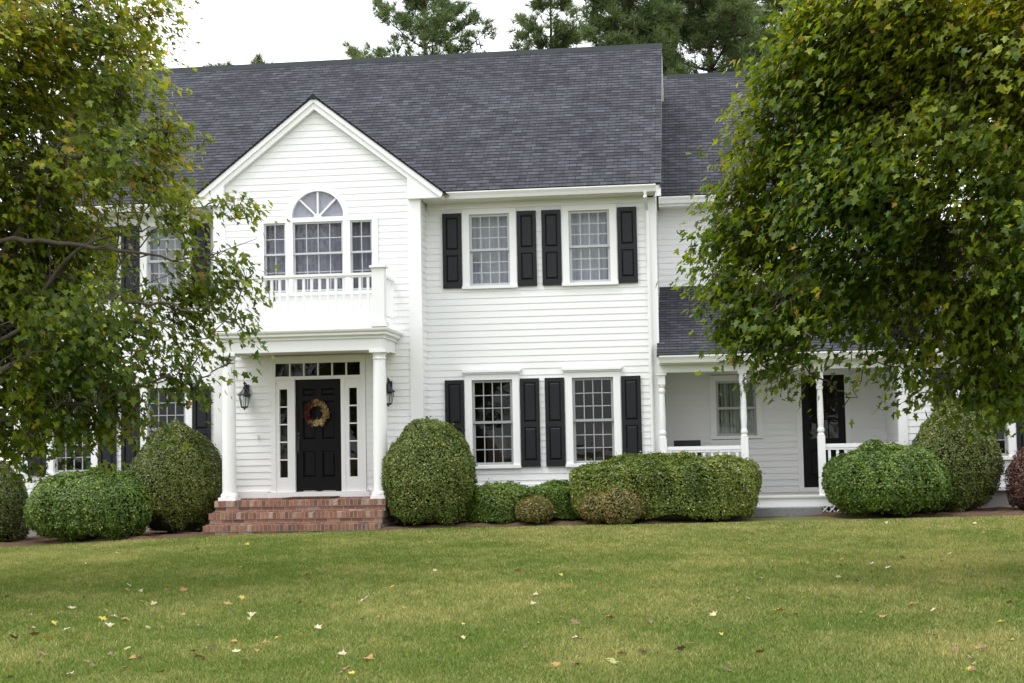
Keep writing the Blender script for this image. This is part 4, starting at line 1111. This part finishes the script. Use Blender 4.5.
# ------------------------------------------------------------------ pines behind the roof
def pine(x, y, top, wid, zlow, label, seed, dens=1.0, lean=0.0, tone=1.0, group='white pines behind the house'):
    rng = np.random.default_rng(seed); zg = -1.1
    o = empty('pine_tree', (x, y, zg), label, 'tree', group)
    mb = MB(); Ht = top - zg
    mb.tube([(x, y, zg - .3), (x + lean * .3, y, zg + Ht * .5), (x + lean, y, top - .2)], [.34, .17, .03], 8)
    tuf = []; tdir = []
    z = zlow
    while z < top - .25:
        f = (z - zlow) / (top - zlow); reach = wid * (1 - f) ** .7 + .2
        nl = rng.integers(4, 7); a0 = rng.uniform(0, 6.28)
        for k in range(nl):
            if rng.random() < .14: continue
            a = a0 + 6.283 * k / nl + rng.normal(0, .25); rc_ = reach * rng.uniform(.55, 1.12)
            up = rng.uniform(.05, .3) + .55 * f
            d = np.array((math.cos(a), math.sin(a), 0)); s = np.array((x + lean * (z - zg) / Ht, y, z))
            ts = np.linspace(0, 1, 6)
            pts = [s + d * rc_ * t + np.array((0, 0, rc_ * (up * t * .6 + .28 * t * t))) + rng.normal(0, .04, 3) * t for t in ts]
            mb.tube([tuple(p) for p in pts], list(np.linspace(.012 + .016 * rc_, .006, 6)), 5)
            nb_ = int(5 + rc_ * 9 * dens)
            for b in range(nb_):
                t = rng.uniform(.28, 1.03); p = s + d * rc_ * t + np.array((0, 0, rc_ * (up * t * .6 + .28 * t * t)))
                sd_ = np.array((-d[1], d[0], 0)) * rng.normal(0, .30 * rc_ * (1.15 - t) + .12)
                q = p + sd_ + np.array((0, 0, abs(rng.normal(0, .1)) + .05))
                if np.linalg.norm(sd_) > .25: mb.tube([tuple(p), tuple(q)], [.008, .004], 4)
                for w_ in range(rng.integers(2, 5)):
                    tuf.append(q + rng.normal(0, .10, 3)); tdir.append(unit((d * .6 + sd_ * .6 + np.array((0, 0, .75)) + rng.normal(0, .3, 3))[None])[0])
        z += rng.uniform(.6, 1.0)
    mb.build('trunk', M['pinebark'], o)
    T = np.array(tuf); Dv = np.array(tdir); nd = 17; n = len(T) * nd
    base = np.repeat(T, nd, 0); ax = np.repeat(Dv, nd, 0)
    v = unit(ax * .75 + rng.normal(0, .55, (n, 3))); ln = rng.uniform(.18, .36, n)[:, None]
    sd_ = unit(np.cross(v, rng.normal(size=(n, 3)))) * .013
    V = np.stack([base - sd_, base + sd_, base + v * ln + sd_ * .35, base + v * ln - sd_ * .35], 1).reshape(-1, 3)
    c = np.array((.078, .122, .043)) * tone; c2 = np.array((.185, .232, .088)) * tone
    mix = np.clip(.4 + .3 * wob(base, .9) + rng.normal(0, .25, n), 0, 1)[:, None]
    np_mesh('crown', V, 4, np.arange(n * 4), (c * (1 - mix) + c2 * mix), M['needle'], o)
def px_pine(px, ytop, wpx, Y, **k):
    x, z = at(px, ytop, Y); s = (Y + D) / F
    return x, Y, z, wpx * s, k
def add_pine(px, ytop, wpx, Y, ylow, label, seed, **k):
    x, z = at(px, ytop, Y); s = (Y + D) / F; zl = at(px, ylow, Y)[1]
    pine(x, Y, z, wpx * s, zl, label, seed, **k)
add_pine(424, -18, 100, 30, 150, 'white pine standing alone above the middle of the roof ridge', 1, dens=1.2)
add_pine(550, -14, 58, 34, 150, 'slender white pine left of the dense pines, above the roof ridge', 2, dens=1.3)
add_pine(626, -90, 66, 26, 170, 'dense dark pine behind the right end of the main ridge', 3, dens=2.1)
add_pine(705, -120, 125, 30, 190, 'tall spreading pine behind the porch wing roof', 4, dens=2.1)
add_pine(782, -60, 80, 36, 190, 'pine partly hidden behind the right maple', 5, dens=1.5)
add_pine(272, 57, 30, 34, 120, 'pine whose tip just shows over the left part of the ridge', 6)
add_pine(216, 65, 24, 38, 120, 'far pine whose tip barely clears the ridge at left', 7)

# ------------------------------------------------------------------ fallen leaves on the lawn
def ground_at(px, py):
    lo, hi = -22.0, -2.5
    for _ in range(40):
        mid = (lo + hi) / 2; x, z = at(px, py, mid)
        if z > float(gz(x, mid)): lo = mid
        else: hi = mid
    return at(px, py, lo)[0], lo
def leaf_mesh(seed, mat):
    rng = random.Random(seed); mb = MB(); cu, fo = rng.uniform(-.3, .5), rng.uniform(-.1, .5)
    for sg in (1, -1):
        ring = [(sg * u, v - .4, abs(u) * fo + cu * (v - .4) ** 2) for u, v in LEAF]
        mid = (sg * .17, .1, .17 * fo + .02)
        for k in range(NL): mb.face([mid, ring[k], ring[(k + 1) % NL]])
    mb.tube([(0, -.4, .02), (.03, -.62, .04), (.02, -.8, .03)], .012, 4)
    me = bpy.data.meshes.new('fallen_leaf'); me.from_pydata([tuple(np.array(v) * .115) for v in mb.v], [], mb.f); me.materials.append(mat); me.shade_smooth()
    return me
FM = {k: [leaf_mesh(i * 7 + j, M['fallen'][k]) for j in range(3)] for i, k in enumerate(M['fallen'])}
spots = [ # x, y, kind : read off the photograph
 (117, 555, 'cream'), (197, 551, 'cream'), (146, 575, 'cream'), (247, 546, 'yellow'), (273, 552, 'green'), (187, 558, 'brown'), (128, 592, 'orange'), (141, 593, 'cream'), (184, 592, 'orange'), (168, 588, 'yellow'),
 (23, 613, 'cream'), (30, 617, 'cream'), (41, 616, 'yellow'), (72, 611, 'cream'), (76, 620, 'brown'), (103, 621, 'yellow'), (114, 619, 'cream'), (126, 622, 'orange'), (109, 628, 'cream'), (141, 604, 'cream'), (32, 631, 'cream'), (35, 637, 'orange'),
 (79, 640, 'yellow'), (48, 642, 'yellow'), (67, 650, 'cream'), (42, 658, 'brown'), (40, 666, 'cream'), (13, 641, 'brown'), (201, 629, 'cream'), (202, 640, 'cream'), (252, 617, 'cream'), (228, 606, 'orange'), (242, 600, 'yellow'),
 (234, 644, 'orange'), (212, 651, 'cream'), (132, 661, 'orange'), (161, 675, 'yellow'), (199, 660, 'orange'), (70, 678, 'cream'), (10, 681, 'brown'), (307, 577, 'orange'), (309, 581, 'cream'), (215, 588, 'yellow'), (318, 631, 'cream'), (365, 602, 'cream'),
 (362, 622, 'cream'), (342, 657, 'cream'), (345, 675, 'brown'), (369, 661, 'orange'), (392, 589, 'yellow'), (435, 573, 'cream'), (403, 610, 'yellow'), (407, 639, 'orange'), (463, 641, 'cream'), (491, 602, 'cream'), (299, 605, 'brown'), (334, 608, 'brown'),
 (264, 645, 'orange'), (127, 651, 'green'), (110, 657, 'brown'), (11, 590, 'orange'), (85, 600, 'brown'), (154, 606, 'cream'), (66, 633, 'cream'), (53, 626, 'yellow'), (148, 630, 'green'),
 (518, 573, 'orange'), (535, 597, 'cream'), (534, 606, 'cream'), (575, 625, 'brown'), (577, 641, 'cream'), (610, 662, 'yellow'), (622, 657, 'orange'), (613, 665, 'green'), (556, 668, 'orange'), (576, 667, 'orange'), (643, 656, 'cream'), (667, 567, 'cream'), (750, 565, 'cream'), (759, 580, 'cream'), (739, 594, 'cream'),
 (696, 603, 'cream'), (714, 618, 'cream'), (774, 640, 'cream'), (760, 655, 'orange'), (720, 637, 'yellow'), (796, 617, 'orange'), (780, 613, 'yellow'), (808, 565, 'cream'), (858, 582, 'cream'), (873, 566, 'cream'), (888, 570, 'cream'), (841, 561, 'orange'),
 (949, 549, 'yellow'), (950, 556, 'cream'), (975, 525, 'cream'), (984, 534, 'orange'), (1002, 571, 'yellow'), (1003, 592, 'orange'), (1000, 625, 'yellow'), (934, 613, 'cream'), (883, 619, 'orange'), (912, 607, 'orange'), (935, 638, 'brown'), (970, 662, 'cream'), (887, 524, 'cream'),
 (848, 582, 'brown'), (903, 560, 'green'), (968, 547, 'yellow'), (1010, 605, 'orange'), (978, 651, 'orange'), (955, 653, 'brown'), (726, 672, 'cream'), (690, 646, 'green'), (680, 652, 'brown'), (650, 624, 'brown'), (560, 577, 'yellow'), (610, 620, 'orange'), (620, 601, 'green'), (540, 553, 'cream')]
rs = random.Random(17)
for _ in range(64):
    side = rs.random()
    px = rs.uniform(0, 260) if side < .4 else rs.uniform(760, 1020) if side < .75 else rs.uniform(260, 760)
    spots.append((px, 562 + 115 * rs.random() ** 1.2, rs.choice(['cream', 'yellow', 'yellow', 'orange', 'brown', 'brown', 'green'])))
KL = {'cream': 'pale cream fallen maple leaf on the lawn', 'yellow': 'yellow fallen maple leaf on the lawn', 'orange': 'orange-tan fallen maple leaf on the lawn', 'brown': 'dull brown fallen maple leaf on the lawn', 'green': 'pale green fallen maple leaf on the lawn'}
rl = random.Random(5)
for i_, (px, py, k) in enumerate(spots):
    x, y = ground_at(px, py); z = float(gz(x, y)) + .024
    ob = bpy.data.objects.new('fallen_leaf', FM[k][rl.randrange(3)]); C.objects.link(ob)
    s = rl.uniform(.42, .82) * (1 if i_ < 118 else .7); ob.scale = (s, s, s)
    ob.location = (x, y, z + G); ob.rotation_euler = (rl.uniform(-.5, .5), rl.uniform(-.5, .5), rl.uniform(0, 6.28))
    tag(ob, KL[k], 'leaf', k + ' leaves fallen on the lawn')

# ------------------------------------------------------------------ light
SUN_EL, SUN_AZ = math.radians(63), math.radians(232)   # azimuth clockwise from +Y: high, behind the camera to the left
sd = bpy.data.lights.new('sun', 'SUN'); sd.energy = 1.5; sd.angle = math.radians(24); sd.color = (1, .985, .955)
so = bpy.data.objects.new('sun', sd); C.objects.link(so)
dirv = np.array((math.sin(SUN_AZ) * math.cos(SUN_EL), math.cos(SUN_AZ) * math.cos(SUN_EL), math.sin(SUN_EL)))
from mathutils import Vector, Matrix
so.rotation_euler = Vector(dirv).to_track_quat('Z', 'Y').to_euler(); so.location = (0, -10, 30)
wld = bpy.data.worlds.new('World'); bpy.context.scene.world = wld; wld.use_nodes = True
nt = wld.node_tree; bg = nt.nodes['Background']
sky = N(nt, 'ShaderNodeTexSky', sky_type='NISHITA'); sky.sun_disc = False; sky.sun_elevation = SUN_EL; sky.sun_rotation = SUN_AZ
sky.air_density = 1.0; sky.dust_density = 6.0
hs_ = N(nt, 'ShaderNodeHueSaturation'); hs_.inputs['Saturation'].default_value = .25; nt.links.new(sky.outputs[0], hs_.inputs['Color'])
tc = N(nt, 'ShaderNodeTexCoord'); sx = N(nt, 'ShaderNodeSeparateXYZ'); nt.links.new(tc.outputs['Generated'], sx.inputs[0])
mr = N(nt, 'ShaderNodeMapRange'); mr.inputs['From Min'].default_value = 0; mr.inputs['From Max'].default_value = 1; mr.inputs['To Min'].default_value = 15.0; mr.inputs['To Max'].default_value = 20.0
nt.links.new(sx.outputs['Z'], mr.inputs['Value'])
cv = N(nt, 'ShaderNodeVectorMath', operation='SCALE'); cv.inputs[0].default_value = (0.975, 1.0, 1.045); nt.links.new(mr.outputs[0], cv.inputs['Scale'])
mxs = N(nt, 'ShaderNodeMix', data_type='RGBA'); mxs.inputs['Factor'].default_value = .88       # cloud deck over the clear sky
nt.links.new(hs_.outputs[0], mxs.inputs['A']); nt.links.new(cv.outputs[0], mxs.inputs['B'])
nt.links.new(mxs.outputs['Result'], bg.inputs['Color']); bg.inputs['Strength'].default_value = .1

# ------------------------------------------------------------------ camera
cd = bpy.data.cameras.new('camera'); cd.sensor_width = 36; cd.lens = F / W * 36; cd.clip_end = 3000; cd.clip_start = .1
co = bpy.data.objects.new('camera', cd); C.objects.link(co)
fw = Vector((-math.sin(YAW) * math.cos(PITCH), math.cos(YAW) * math.cos(PITCH), math.sin(PITCH)))
r0 = Vector((math.cos(YAW), math.sin(YAW), 0)); u0 = r0.cross(fw)
rt = r0 * math.cos(ROLL) - u0 * math.sin(ROLL); up = r0 * math.sin(ROLL) + u0 * math.cos(ROLL)
co.matrix_world = Matrix((( rt.x, up.x, -fw.x, 0), (rt.y, up.y, -fw.y, -D), (rt.z, up.z, -fw.z, G), (0, 0, 0, 1)))
bpy.context.scene.camera = co
sc = bpy.context.scene
sc.view_settings.view_transform = 'Standard'; sc.view_settings.look = 'None'; sc.view_settings.exposure = 0.36; sc.view_settings.gamma = 1.0
sc.cycles.max_bounces = 8; sc.cycles.transparent_max_bounces = 8
print('leaves', n1, n2)
